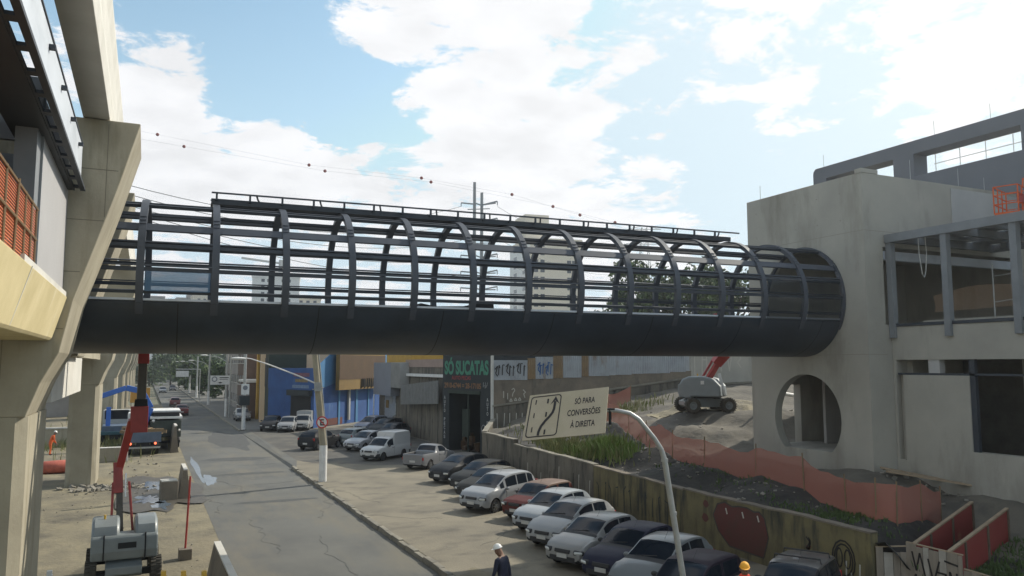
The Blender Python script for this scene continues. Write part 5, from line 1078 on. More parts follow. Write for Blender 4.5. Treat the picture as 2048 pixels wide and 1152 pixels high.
# yellow platform frame right below the camera
e = empty('yellow_platform', (-.55, 18.9, 0), .05, 'yellow lattice platform frame at the bottom edge in front of the boom lift', 'platform')
mb = MB()
for z in (.9, 1.62):
    mb.tube([(-.45, -1.2, z), (-.45, .5, z), (.45, .5, z), (.45, -1.2, z)], .035, 6)
for x in (-.45, -.15, .15, .45): mb.tube([(x, .5, .3), (x, .5, 1.62)], .03, 6)
mb.build('frame', M['yellow_mach'], e)
mb = MB()
for x in (-.2, .0, .2): mb.beam((x, .45, 1.50), (x * .8, -1.0, 1.50), .05, .05)
mb.build('slats', M['white_paint'], e); mb = MB(); mb.box(-.5, .5, -1.2, .5, .2, .3); mb.build('floor', M['yellow_mach'], e)
for i, (px_, lab) in enumerate(((328, 'short yellow post at the bottom edge, just right of the boom lift'), (368, 'middle short yellow post at the bottom edge'), (409, 'short yellow post at the bottom edge against the barrier'), (100, 'pale post top at the bottom left edge beside the first pier'))):
    p = pix(px_, 1143, 20.3); e = empty('yellow_post' if i < 3 else 'pale_post', (p.x, p.y, 0), 0, lab, 'post'); mb = MB(); mb.box(-.06, .06, -.06, .06, 0, p.z - .08); mb.build('shaft', M['yellow_mach' if i < 3 else 'white_paint'], e); mb = MB(); mb.box(-.07, .05, -.07, .06, p.z - .1, p.z + .02); mb.build('head', M['yellow_mach' if i < 3 else 'white_paint'], e)
# rubble
rng = random.Random(5)
def rubble(name, areas, m, label=None):
    mb = MB()
    for (cx_, cy_, rx, ry, n, s) in areas:
        for k in range(n):
            x = cx_ + rng.gauss(0, rx); y = cy_ + rng.gauss(0, ry); q = s * rng.uniform(.4, 1.4); z = bank(x, y) if x > 19.15 else .02
            if 2.7 < x < 9.4 and x < 9: continue
            mb.obox((x, y, z + q * .12), (q, q * rng.uniform(.4, 1), q * rng.uniform(.25, .6)), (rng.uniform(-.4, .4), rng.uniform(-.4, .4), rng.uniform(0, 3)))
    o = mb.build(name, M[m]); tag(o, label, 'rubble', kind='stuff'); return o
rubble('rubble', [(-1.6, 49.6, 1.1, .6, 70, .3), (-.8, 48.2, 1.0, .9, 50, .16), (-2.5, 42, 2, 4, 45, .06), (.8, 36, 1.5, 5, 20, .05), (.0, 58, 1.0, 5, 30, .12)], 'rock', 'broken concrete rubble scattered round the foot of the second pier')
rubble('bank_stones', [(20.6, 27, .9, 5, 130, .10), (22, 36, 1.5, 4, 80, .12), (28, 38, 3, 3, 60, .14), (25, 19.8, 1.0, .7, 40, .16), (22.5, 31, 1, 3, 40, .16)], 'rock', 'loose pale stones scattered over the earth bank')
for i, (p, q, lab) in enumerate((((25.0, 21.2), (28.3, 18.2), 'long timber plank along the foot of the station wing'), ((24.8, 20.8), (27.6, 17.6), 'second timber plank lying nearer the barrier net'), ((25.2, 21.3), (26.3, 20.8), 'short board heaped against the tower corner'), ((30.5, 33.0), (33.5, 33.8), 'white pipe lying beside the boom lift on the plot'), ((24.6, 43.6), (26.8, 43.2), 'pale plank lying by the loose net end'))):
    z0, z1 = bank(*p), bank(*q); mb = MB(); 
    e = empty('plank' if i != 3 else 'white_pipe', (p[0], p[1], 0), label=lab, cat='plank' if i != 3 else 'pipe')
    if i == 3: mb.tube([(0, 0, z0 + 1.0), (q[0] - p[0], q[1] - p[1], z1 + .9)], .11, 10)
    else: mb.beam((0, 0, z0 + .16), (q[0] - p[0], q[1] - p[1], z1 + .14), .24, .06)
    mb.build('body', M['wood' if i != 3 else 'white_paint'], e)
rubble('kerb_debris', [(9.9, 23.5, .35, 1.3, 120, .08), (9.6, 27, .2, 2.5, 60, .05), (9.5, 34, .2, 4, 60, .05), (9.7, 43, .3, 3, 50, .06), (13, 36, 3, 8, 60, .03)], 'rock', 'brown gravel and broken kerb bits strewn along the lot edge')
blob('earth_pile', 9.95, 23.2, .55, 1.5, .158, 'dirt', 71)
# flatbed truck with folding crane, seen from behind
e = empty('flatbed_truck', (.1, 66.0, 0), R(90), 'blue grey flatbed truck with red tail lights and a blue folding crane', 'truck')
mb = MB(); mb.box(-.0, 5.5, -1.25, 1.25, 1.05, 1.22); mb.box(-.02, .05, -1.25, 1.25, 1.0, 1.75); mb.box(0, 5, -1.25, -1.2, 1.22, 1.7); mb.box(0, 5, 1.2, 1.25, 1.22, 1.7); mb.build('bed', M['blue_grey'] if 'blue_grey' in M else mat('blue_grey', (.10, .14, .20), .6, var=.3), e)
mb = MB(); mb.box(.1, 7.5, -.45, .45, .65, 1.04); mb.box(.0, .3, -1.2, 1.2, .55, .8); mb.build('chassis', M['dark'], e)
mb = MB(); mb.box(-.08, 0, -1.2, 1.2, .55, .68); mb.build('rear_bumper', M['galv'], e)
for s in (-1, 1):
    mb = MB(); mb.lathe([(.085, -.12), (.085, -.02)], (0, s * .85, .92), 'x', 12); mb.build('tail_lamp', M['lamp_on'], e)
    for x in (1.3, 2.3, 6.6): mb = MB(); mb.lathe([(.15, -.15), (.45, -.15), (.48, 0), (.45, .15), (.15, .15)], (x, s * .95, .48), 'y', 18); mb.build('wheel', M['black_rubber'], e)
mb = MB()
for k in range(60): mb.obox((rng.uniform(.2, 4.6), rng.uniform(-1.1, 1.1), 1.35 + rng.uniform(0, .45)), (rng.uniform(.3, 1.6), rng.uniform(.08, .3), rng.uniform(.05, .25)), (rng.uniform(-.2, .2), rng.uniform(-.2, .2), rng.uniform(0, 3)))
mb.build('scrap_load', M['zinc_rust'], e)
mb = MB(); mb.box(5.9, 7.6, -1.2, 1.2, .9, 2.9); mb.build('cab', M['white_paint'], e, bevel=.08); mb = MB(); mb.box(5.88, 5.899, -1.0, 1.0, 1.9, 2.6); mb.build('rear_window', M['glass_car'], e)
def arms(par, pts, w, m):
    for (a, b, ww) in zip(pts[:-1], pts[1:], w):
        mb = MB(); mb.beam(a, b, ww, ww * 1.15, up=(1, 0, 0)); mb.build('crane_arm', M[m], par, bevel=.03)
arms(e, [(5.6, .2, 1.2), (5.6, -.45, 3.3), (5.6, .25, 4.65), (5.6, 1.4, 4.95), (5.5, 3.2, 4.3), (5.4, 5, 3.4)], [.5, .5, .45, .4, .34], 'blue_paint')
mb = MB(); mb.beam((5.1, -.2, 2.0), (4.7, -.1, 4.0), .14, .14); mb.build('crane_ram', M['chrome'], e)
e = empty('dark_truck', (1.75, 70.5, 0), R(90), 'dark green truck parked by the road edge, right of the flatbed', 'truck')
mb = MB(); mb.box(0, 5, -1.15, 1.15, .95, 2.3); mb.build('body', M['truck_green'], e, bevel=.05); mb = MB(); mb.box(-.1, 5.2, -1.2, 1.2, 2.45, 2.62); mb.box(1, 5, -1.1, 1.1, 2.95, 3.05); mb.build('roof_load', M['white_paint'], e)
mb = MB(); mb.box(.1, 5, -1.0, 1.0, 2.62, 2.94); mb.build('load', M['dark'], e); mb = MB(); mb.box(5.2, 6.8, -1.15, 1.15, .7, 2.5); mb.build('cab', M['truck_green'], e, bevel=.1)
mb = MB(); mb.box(-.06, 0, -1.1, 1.1, .5, .7); mb.build('rear_bumper', M['dark'], e); mb = MB(); mb.ball((.0, -1.0, 1.5), .1, 8, 6); mb.ball((-.05, .95, 2.3), .12, 8, 6); mb.build('lamp', M['white_paint'], e)
for x in (1.2, 5.8):
    for s in (-1, 1): mb = MB(); mb.lathe([(.15, -.14), (.45, -.14), (.48, 0), (.45, .14), (.15, .14)], (x, s * .95, .48), 'y', 18); mb.build('wheel', M['black_rubber'], e)
e = empty('crane_truck', (-2.1, 75.5, 0), R(90), 'blue and white truck behind the second pier, by the flatbed', 'truck')
mb = MB(); mb.box(0, 6, -1.1, 1.1, .9, 1.15); mb.build('bed', M['teal_truck'], e); mb = MB(); mb.box(.4, 3.5, -1.0, 1.0, 1.15, 1.6); mb.build('blue_box', M['blue_grey'], e)
mb = MB(); mb.box(3.6, 5.2, -1.1, 1.1, 1.15, 2.8); mb.build('cab', M['corr_white'], e, bevel=.08); mb = MB(); mb.box(3.58, 3.598, -.95, .95, 2.0, 2.8); mb.build('window', M['glass_car'], e)
mb = MB(); mb.box(.1, 5.5, -.4, .4, .5, .9); mb.build('chassis', M['dark'], e); mb = MB(); mb.prism([(.7, 1.6), (1.2, 1.6), (1.1, 3.2), (.85, 3.2)], 'y', .4, .75); mb.build('crane_post', M['blue_paint'], e)
for x in (1.0, 4.6):
    for s in (-1, 1): mb = MB(); mb.lathe([(.15, -.14), (.45, -.14), (.48, 0), (.45, .14), (.15, .14)], (x, s * .9, .48), 'y', 18); mb.build('wheel', M['black_rubber'], e)
e = empty('orange_hoarding', (-.9, 138, 0), 0, 'orange yellow hoarding panel by the road far behind the crane', 'hoarding'); mb = MB(); mb.box(-1, 1.8, 0, .1, .9, 3.2); mb.build('panel', M['orange_panel'] if 'orange_panel' in M else mat('orange_panel', (.62, .30, .04), .7), e); mb = MB(); mb.box(-.9, -.8, .1, .2, 0, 3); mb.box(1.6, 1.7, .1, .2, 0, 3); mb.build('post', M['wood_dark'], e)
e = empty('yard_wall', (-6, 76, 0), 0, 'low grey wall across the yard behind the orange worker', 'wall'); mb = MB(); mb.box(-24, 1.5, 0, .3, 0, 1.5); mb.build('masonry', M['concrete'], e); mb = MB(); mb.box(-24, 1.5, -.05, .35, 1.502, 1.62); mb.build('coping', M['concrete_pale'], e)
e = empty('red_mesh_roll', (-4.7, 58.0, 0), .2, 'red mesh roll lying on the yard left of the second pier', 'mesh roll'); mb = MB(); mb.lathe([(.02, -1.6), (.38, -1.55), (.42, 0), (.38, 1.5), (.02, 1.6)], (0, 0, .38), 'x', 14); mb.build('roll', M['red_mesh'] if 'red_mesh' in M else mat('red_mesh', (.5, .14, .10), .9, var=.3, scale=5), e, smooth=True)
e = empty('low_shed', (-14, 120, 0), 0, 'grey shed with dark roof seen under the viaduct', 'shed'); mb = MB(); mb.box(-14, 8, 0, 8, 0, 4.4); mb.build('wall', M['grey_house'], e); mb = MB(); mb.box(-14.3, 8.3, -.4, 8.4, 4.41, 5.3); mb.build('roof', M['shop_dark'], e)
# ================================================================== street buildings
def facade_frame(p0, p1):
    p0 = Vector((*p0, 0)); p1 = Vector((*p1, 0)); d = p1 - p0; return p0, math.atan2(d.y, d.x), d.length
# scrap shop
o0, an, L = facade_frame((21.6, 59.5), (23.02, 53.0))
e = empty('scrap_shop', o0, an, 'dark painted scrap shop with green lettering on its tall front', 'shop'); e['label'] = 'narrow dark shop with green SÓ SUCATAS lettering on its front'
mb = MB(); mb.box(0, L, 0, 8, 0, 8.4); sh = mb.build('wall', M['shop_dark'], e)
cut(sh, bx(.95, L - 1.45, -.5, 3.5, .0, 4.6))
mb = MB(); mb.box(.9, L - 1.4, -.10, -.003, 4.6, 4.85); mb.box(3.5, 3.6, .02, .1, 0, 4.6); mb.build('lintel', M['dark_green'], e)
mb = MB(); mb.box(1.9, 2.9, .6, .7, .1, 3.4); mb.build('inner_door', M['dark_green'], e)
text("SÓ SUCATAS", 'lettering', M['green_letter'], e, (L / 2 - .05, -.012, 6.72), (R(90), 0, 0), h=1.35, w=L * .90, bold=.04)
text("AUTO PEÇAS", 'lettering', M['red_letter'], e, (L / 2 - .7, -.012, 5.78), (R(90), 0, 0), h=.36, w=L * .40, bold=.02)
text("2910-6744 = 28-17105", 'lettering', M['orange_letter'], e, (L / 2 - .55, -.012, 5.22), (R(90), 0, 0), h=.42, w=L * .76, bold=.02)
for x in (.32, L - .5):
    for k, ch_ in enumerate("AUTO PEÇAS"):
        if ch_ != ' ': text(ch_, 'lettering', M['white_letter'], e, (x, -.012, 4.25 - k * .34), (R(90), 0, 0), h=.27 if ch_ != 'Ç' else .32, w=.2, bold=.02)
mb = MB()
for k in range(5): mb.tube([(L - 1.05 + .12 * k, -.02, 5.15 + .1 * math.sin(k * 2)), (L - 1.0 + .12 * k, -.02, 5.4 + .12 * math.cos(k * 3))], .02, 5)
mb.tube([(L - 1.0 + .22 * math.cos(t * .6), -.02, 2.05 + .35 * math.sin(t * .6)) for t in range(10)], .025, 5); mb.build('white_scrawl', M['white_letter'], e)
mb = MB(); mb.box(L - .02, L + .12, -.08, .1, 2.5, 8.3); mb.build('pale_downpipe', M['concrete_pale'], e)
mb = MB()
for k in range(16): mb.obox((3.1 + rng.uniform(-.8, 1.0), .5 + rng.uniform(-.3, .6), .3 + rng.uniform(0, 1.1)), (rng.uniform(.2, .6), .3, rng.uniform(.2, .5)), (0, rng.uniform(-.5, .5), rng.uniform(0, 3)))
mb.build('scrap_heap', M['rust_brown'], e)
# shop row north of it
e = empty('shutter_shop', (22.9, 83, 0), R(-90), 'grey shop row with a steel shutter and corrugated awning left of the scrap shop', 'shop')
mb = MB(); mb.box(0, 23.4, .02, 9, 0, 7.0); mb.build('wall', M['wall_old'], e)
mb = MB()
for k in range(22): mb.box(2.3, 6.2, -.02 - .02 * (k % 2), .0, .2 + k * .165, .36 + k * .165)
mb.build('shutter', M['zinc'], e); mb = MB(); mb.box(2.9, 3.9, -.08, -.05, 2.4, 3.2); mb.build('ochre_notice', M['ochre'], e); mb = MB(); mb.box(4.4, 5.2, -.08, -.05, 2.9, 3.6); mb.build('white_notice', M['corr_white'], e)
mb = MB(); mb.box(1.0, 7.4, -.9, .0, 3.75, 7.05); mb.build('sign_box', M['grey_panel'], e)
mb = MB()
for k in range(26): mb.box(7.42 + k * .12, 7.42 + k * .12 + .07, -.9 - .03 * (k % 2), 0, 4.6, 7.05)
mb.build('ribbed_panel', M['corr_white'], e)
mb = MB()
for k in range(52): mb.box(10.8 + k * .2, 10.8 + k * .2 + .18, -.9 - .02 * (k % 2), -.8, 3.1 + .01 * k, 4.9 + .012 * k)
mb.build('awning', mat('awning_grey', (.20, .205, .2), .7, var=.3), e)
mb = MB(); mb.box(9.5, 23.3, -.3, .015, 5.75, 6.0); mb.build('white_fascia', M['white_paint'], e); mb = MB(); mb.box(9.5, 23.3, -.05, .015, 6.6, 7.3); mb.build('pink_band', mat('pinkish', (.35, .26, .22), .9, var=.2), e)
mb = MB(); mb.tube([(1.6, -1.0, 0), (1.6, -1.0, 3.75)], .06, 8); mb.build('post', M['white_paint'], e)
mb = MB(); mb.box(1, 9.4, .5, 8, 7.01, 7.9); mb.build('upper_wall', M['yellow_pillar'], e)
mb = MB(); mb.tube([(6.6, -2.8, .2), (6.6, -.1, 1.9), (6.6, -.1, 3)], .05, 6); mb.tube([(8.6, -2.8, .3), (8.6, -.1, 1.6)], .05, 6); mb.build('stair_rail', M['galv'], e)
mb = MB()
for k in range(8): mb.box(6.7, 8.5, -2.4 + k * .28, .0, .1 + k * .2 - .1, .3 + k * .2)
mb.build('steps', M['wall_brown'], e)
# blue corner shop: face on the avenue and long side face
e = empty('blue_shop', (16.3, 84.5, 0), 0, 'blue corner shop with dark loading opening and pale blue upper band', 'shop')
L1_ = math.hypot(3.4, 9.2); a1 = math.atan2(9.2, -3.4); L2_ = 17.0; dx, dy = math.sin(R(42)), math.cos(R(42))
A = Vector((0, 0)); B = Vector((-3.4, 9.2)); C_ = A + Vector((dx, dy)) * L2_; D_ = B + Vector((dx, dy)) * L2_
mb = MB(); mb.prism([tuple(A), tuple(C_), tuple(D_), tuple(B)], 'z', 0, 6.45); bb = mb.build('wall', M['blue_wall'], e)
s_ = bpy.data.objects.new('side', None); 
f1 = empty('avenue_face', (0, 0, 0), a1 + math.pi); f1.parent = e      # x runs from B's end (left) to the corner (right) when reversed
f1.location = (-3.4, 9.2, 0); f1.rotation_euler = (0, 0, math.atan2(-9.2, 3.4))
mb = MB(); mb.box(5.1, 9.2, -.05, .02, 0, 3.5); mb.build('dark_opening', M['dark'], f1); mb = MB(); mb.box(4.9, 9.5, -.5, -.06, 3.5, 4.1); mb.build('canopy', M['shop_dark'], f1)
mb = MB(); mb.box(0, L1_, -.06, -.004, 4.15, 6.46); mb.build('pale_band', M['blue_wall'], f1)
mb = MB(); mb.box(5.6, 8.9, -.08, -.062, 5.55, 5.95); mb.build('faded_red_lettering', mat('fade_red', (.22, .10, .14), .9, var=.5, scale=6), f1); mb = MB(); mb.box(6.0, 8.6, -.08, -.062, 4.95, 5.3); mb.build('faded_yellow_lettering', mat('fade_yel', (.26, .20, .10), .9, var=.5, scale=6), f1); mb = MB(); mb.box(5.4, 8.8, -.08, -.062, 4.3, 4.65); mb.build('faded_white_lettering', mat('fade_whi', (.18, .26, .40), .9, var=.5, scale=6), f1)
f2 = empty('side_face', (0, 0, 0), math.atan2(dy, dx)); f2.parent = e
mb = MB(); mb.prism([(0, 4.0), (5.2, 5.0), (L2_, 5.0), (L2_, 8.9), (4.9, 8.9), (0, 6.47)], 'y', -.06, -.004); mb.build('pale_band', M['blue_light'], f2)
mb = MB(); mb.lathe([(.42, -.08), (.42, -.064)], (.95, 0, 4.75), 'y', 20); mb.build('round_emblem', mat('pinkred', (.35, .12, .13), .8), f2)
for k, w in ((5.0, .35), (9.0, .5), (12, .3)):
    mb = MB(); mb.box(k, k + w, -.10, -.01, 0, 4.5); mb.build('pilaster', M['blue_light'], f2)
mb = MB(); mb.box(1, 6, -.05, -.006, .25, 1.0); mb.build('red_plinth', M['graf_red'], f2)
mb = MB(); mb.box(7.0, 7.35, -.3, -.1, .6, 4.5)
mb.build('tyre_stack', M['corr_white'], f2)
mb = MB(); mb.box(3.45, 14.6, -1.0, -.55, 4.05, 8.9); mb.build('ochre_fascia', M['ochre'], f2)
mb = MB(); mb.box(3.44, 14.61, -1.03, -1.003, 5.2, 7.9); mb.build('rust_panel', M['rust_brown'], f2)
for k in range(17):
    mb = MB(); x = 8.4 + k * .28; mb.tube([(x, -1.04, 4.1 + .1 * (k % 3)), (x + rng.uniform(-.1, .1), -1.04, 5.2 + .1 * (k % 2))], .06, 5); mb.build('drip_stain', M['brown_frame'], f2)
mb = MB(); mb.box(-.5, L2_ + .2, -1.2, -.07, .0, .2); mb.build('side_kerb', M['kerb'], f2)
bpy.data.objects.remove(s_)
e = empty('cream_building', (13, 97, 0), 0, 'cream windowless building rising behind the blue corner shop', 'building')
mb = MB(); mb.prism([(-.6, 0), (6.5, -4.8), (14, 2), (12, 14), (1, 14)], 'z', 0, 10.5); mb.build('wall', M['cream'], e)
# dark green shop with yellow pillar, left of the blue one
e = empty('dark_green_shop', (12.9, 93.8, 0), R(-90), 'dark green shop with a yellow pillar left of the blue shop', 'shop')
mb = MB(); mb.box(-8, 0, .0, 6, 0, 8.2); mb.build('wall', M['dark_green'], e); mb = MB(); mb.box(-9.0, -8.02, -.25, 4, 0, 10.2); mb.build('yellow_pillar', M['yellow_pillar'], e); mb = MB(); mb.box(-6.8, -4.9, -.04, -.003, 0, 3.8); mb.build('doorway', M['dark'], e); mb = MB(); mb.box(-4.8, -4.55, -.12, -.004, 0, 4.0); mb.build('door_post', M['corr_white'], e)
mb = MB(); mb.box(-6.0, -1.0, -.05, -.004, 4.3, 7.6); mb.build('dark_signboard', M['shop_dark'], e)
def house(loc, rz, w, d, h, m, label, roof=None, win=(2, 3), ww=1.1, wh=1.2, group=None, cat='house', floor=3.0):
    e = empty('street_house', loc, rz, label, cat, group); mb = MB(); mb.box(0, w, 0, d, 0, h); mb.build('wall', M[m], e)
    rows, cols = win
    for r in range(rows):
        for c in range(cols):
            x = w * (c + .5) / cols; z = floor * (r + .5) + .2
            if z + wh / 2 > h: continue
            mb = MB(); mb.box(x - ww / 2, x + ww / 2, -.05, -.003, z - wh / 2, z + wh / 2); wn = mb.build('window', M['win_dark'], e); mb = MB(); mb.box(x - ww / 2 - .1, x + ww / 2 + .1, -.14, -.003, z - wh / 2 - .14, z - wh / 2 - .02); mb.build('sill', M['concrete_pale'], wn)
    mb = MB()
    if roof == 'gable': mb.prism([(-.4, h), (w + .4, h), (w / 2, h + w * .22)], 'y', -.4, d + .4)
    else: mb.box(-.25, w + .25, -.25, d + .25, h + .003, h + .3)
    mb.build('roof', M['tile' if roof == 'gable' else (roof or 'concrete_pale')], e); return e
house((11.8, 112, 0), R(-90), 8.5, 7, 4.6, 'brown_house', 'low brown shop with bright white awning roof beyond the yellow pillar', 'white_paint', (1, 3))
house((12.6, 124, 0), R(-90), 11, 8, 9.5, 'brown_house', 'two storey brown brick house beyond the low brown shop', None, (3, 4))
house((13.2, 140, 0), R(-90), 14, 9, 11.5, 'grey_house', 'taller beige grey block with rows of windows down the street', None, (3, 5))
house((13.8, 158, 0), R(-90), 15, 9, 10, 'grey_house', 'last grey block visible between the poles and the street trees', None, (3, 5))
# ================================================================== trees
def tree(x, y, zb, H, rad, label, m=('leaf', 'leaf_dark'), n=1700, seed=1, leaf=.32, group='trees', trunk=.35, base=.3):
    rg = random.Random(seed); e = empty('tree', (x, y, zb), 0, label, 'tree', group); limbs = []; tb = MB(); th = H * .42
    tb.tube([(0, 0, -.3), (.1, .05, th * .5), (rg.uniform(-.3, .3), rg.uniform(-.3, .3), th)], [trunk, trunk * .8, trunk * .6], 9)
    cl = []
    for k in range(11):
        a = rg.uniform(0, 6.28); rr_ = rad * rg.uniform(.35, .95); zt = H * rg.uniform(base + .1, .95); zt = min(zt, H * (1 - .45 * (rr_ / rad) ** 2))
        tip = Vector((rr_ * math.cos(a), rr_ * math.sin(a), zt)); st = Vector((0, 0, th * rg.uniform(.6, 1))); mid = st.lerp(tip, .5) + Vector((0, 0, H * .05))
        tb.tube([st, mid, tip], [trunk * .4, trunk * .25, trunk * .08], 6); cl.append((tip, rad * rg.uniform(.28, .48)))
    tb.build('trunk', M['bark'], e, smooth=True)
    for mi, mm_ in enumerate(m):
        V = []; F = []
        for k in range(n // len(m)):
            c, r = rg.choice(cl); d = Vector((rg.gauss(0, 1), rg.gauss(0, 1), rg.gauss(0, .75))).normalized() * r * (rg.random() ** .4); p = c + d
            a1_ = Vector((rg.gauss(0, 1), rg.gauss(0, 1), rg.gauss(0, 1))).normalized(); b1 = a1_.cross(Vector((rg.gauss(0, 1), rg.gauss(0, 1), rg.gauss(0, 1)))).normalized(); s = leaf * rg.uniform(.5, 1.3); o_ = len(V)
            V += [p - a1_ * s, p + b1 * s * .5, p + a1_ * s, p - b1 * s * .5]; F.append((o_, o_ + 1, o_ + 2, o_ + 3))
        mb = MB(); mb.add(V, F); mb.build('crown', M[mm_], e, recalc=False)
for i, (px_, top, d, rad, lab) in enumerate(((1235, 560, 92, 3.6, 'small tree left of the clump behind the footbridge'), (1285, 505, 96, 4.6, 'tall bushy tree left of centre in the clump behind the footbridge'), (1345, 494, 98, 5.0, 'tallest tree in the clump behind the footbridge'), (1410, 505, 95, 4.6, 'broad tree right of the tallest behind the footbridge'), (1465, 520, 92, 4.0, 'tree nearest the tower behind the footbridge'))):
    p = pix(px_, top, d); tree(p.x, p.y, 5, p.z - 5, rad, lab, n=2600, seed=20 + i, leaf=.34, group='trees behind the footbridge')
for i, (x, y, H, rad, lab) in enumerate(((13.2, 186, 8, 4.6, 'dark street tree beyond the grey blocks'), (12.2, 200, 9, 5, 'second street tree leaning over the pavement'), (14, 216, 10, 5.5, 'third street tree on the right pavement'), (12, 234, 9.5, 5.5, 'fourth street tree on the right pavement'), (13, 255, 11, 6, 'fifth street tree near the street end'), (8, 290, 12, 7, 'round tree closing the street on the right'), (1.5, 300, 11, 7, 'round tree closing the street in the middle'), (-5, 290, 9, 6, 'round tree closing the street on the left'), (15, 170, 7.5, 4, 'small street tree against the last grey block'), (20, 300, 12, 8, 'big tree far right of the street end'))):
    tree(x, y, 0, H, rad, lab, ('leaf_dark', 'leaf'), n=1500, seed=50 + i, leaf=.55, group='trees at the street end', trunk=.3, base=.1)
def tuft(name, spots, m, label, kind='stuff'):
    rg = random.Random(9); V = []; F = []
    for (cx_, cy_, rx, ry, n, h) in spots:
        for k in range(n):
            x = cx_ + rg.gauss(0, rx); y = cy_ + rg.gauss(0, ry)
            if 2.9 < x < 19.25: continue
            z = (bank(x, y) if x > 19.15 else 0) - .03; hh = h * rg.uniform(.4, 1.2); a = rg.uniform(0, 6.28); w = .02 + .02 * rg.random(); ln = rg.uniform(.1, .5) * hh; b = rg.uniform(0, 6.28); o_ = len(V)
            V += [(x - w * math.cos(a), y - w * math.sin(a), z), (x + w * math.cos(a), y + w * math.sin(a), z), (x + ln * .4 * math.cos(b) + w * math.cos(a), y + ln * .4 * math.sin(b), z + hh * .6), (x + ln * math.cos(b), y + ln * math.sin(b), z + hh), (x + ln * .4 * math.cos(b) - w * math.cos(a), y + ln * .4 * math.sin(b), z + hh * .6)]; F += [(o_, o_ + 1, o_ + 2, o_ + 4), (o_ + 2, o_ + 3, o_ + 4)]
    mb = MB(); mb.add(V, F); o = mb.build(name, M[m], recalc=False); tag(o, label, 'grass', kind=kind)
tuft('tall_grass', [(20.6, 33.6, .32, .6, 900, .85), (20.5, 35.2, .35, .5, 600, .6), (21.3, 34.6, .4, .5, 500, .7), (21.0, 32.4, .3, .35, 300, .6), (25.5, 45, 1, 1.5, 500, .5)], 'grass', 'bright green tall grass growing behind the retaining wall')
tuft('dry_grass', [(20.6, 34.5, .6, 1.2, 700, .85), (20.4, 37.6, .45, 1.2, 900, .55), (22.0, 41, 1, 2.5, 500, .4), (30, 46, 1.5, 1, 500, .5), (-1.5, 95, 2, 12, 2500, .9), (-9, 78, 6, 3, 2500, .8)], 'grass_dry', 'dry yellowish grass in patches on the bank and the yard')
tuft('dark_weeds', [(20.6, 18.6, .5, .7, 700, .16), (22.5, 14.8, 1.3, .8, 1800, .18), (20.0, 20, .3, 1, 250, .15), (21.2, 25.5, .5, 2.0, 150, .2)], 'leaf', 'low dark weeds on the earth bank by the red boards')
# ================================================================== far buildings
def block(name, c, w, d, h, rz, m, label, floors, cols, m2=None, core=None):
    e = empty(name, c, rz, label, 'apartment block'); mb = MB(); mb.box(-w / 2, w / 2, -d / 2, d / 2, 0, h); mb.build('wall', M[m], e)
    if m2: mb = MB(); mb.box(-w / 2 - .05, -w / 2 - .004, -d / 2, d / 2, 0, h); mb.build('side_wall', M[m2], e)
    fh = h / floors
    for x in cols:
        for f in range(floors): mb = MB(); mb.box(x - .7, x + .7, -d / 2 - .06, -d / 2 - .004, f * fh + .9, f * fh + 2.2); mb.build('window', M['win_dark'], e)
    if m2:
        for y in (-d * .22, d * .22):
            for f in range(floors): mb = MB(); mb.box(-w / 2 - .10, -w / 2 - .055, y - 1.6, y + 1.6, f * fh + .9, f * fh + 2.1); mb.build('window', M['win_dark'], e)
    mb = MB(); mb.box(-w / 2 - .3, w / 2 + .3, -d / 2 - .3, d / 2 + .3, h + .003, h + .9); mb.build('parapet', M[m], e)
    if core: mb = MB(); mb.box(core[0], core[1], -d / 4, d / 4, h + .91, h + core[2]); mb.build('roof_core', M[core[3]], e)
    return e
block('apartment_tower', (119.7, 231.4, 5), 17.5, 22, 41.3, R(-8), 'tower_tan', 'tall tan and white apartment tower with a square roof core behind the footbridge', 15, [-6.8, -4.6, 4.5, 6.2], 'tower_white', (-8.6, -.4, 9.5, 'tower_tan'))
block('white_apartments', (52, 362, 5), 20, 14, 40, R(-10), 'tower_white', 'whitish apartment tower seen low left of centre through the rings', 14, [-5.5, -3, 3, 5.5], None, (-4, 4, 3, 'tower_white'))
block('low_apartments', (66, 362, 5), 11, 14, 31, R(-10), 'tower_tan', 'lower tan apartment block right beside the whitish tower', 11, [-3, 0, 3])
p = pix(318, 730, 430); block('street_end_block', (p.x, p.y, 0), 30, 14, 13.4, R(2), 'tower_white', 'long pale block closing the street end', 4, [-12, -9, -6, -3, 0, 3, 6, 9, 12])
p = pix(375, 730, 450); block('street_end_tower', (p.x, p.y, 0), 15, 14, 44, R(2), 'grey_house', 'grey blue tower at the street end, just topping the glass panel', 14, [-5, -2, 2, 5], None, (-2, 1, 3, 'grey_house'))
p = pix(300, 730, 460); block('street_end_tower', (p.x, p.y, 0), 12, 14, 46, R(2), 'grey_house', 'grey tower at the street end beside the first footbridge ring', 15, [-4, 0, 4])
p = pix(402, 730, 440); block('street_end_tower', (p.x, p.y, 0), 12, 14, 44.5, R(2), 'tower_tan', 'tan tower at the street end, right of the grey blue one', 14, [-3, 0, 3])
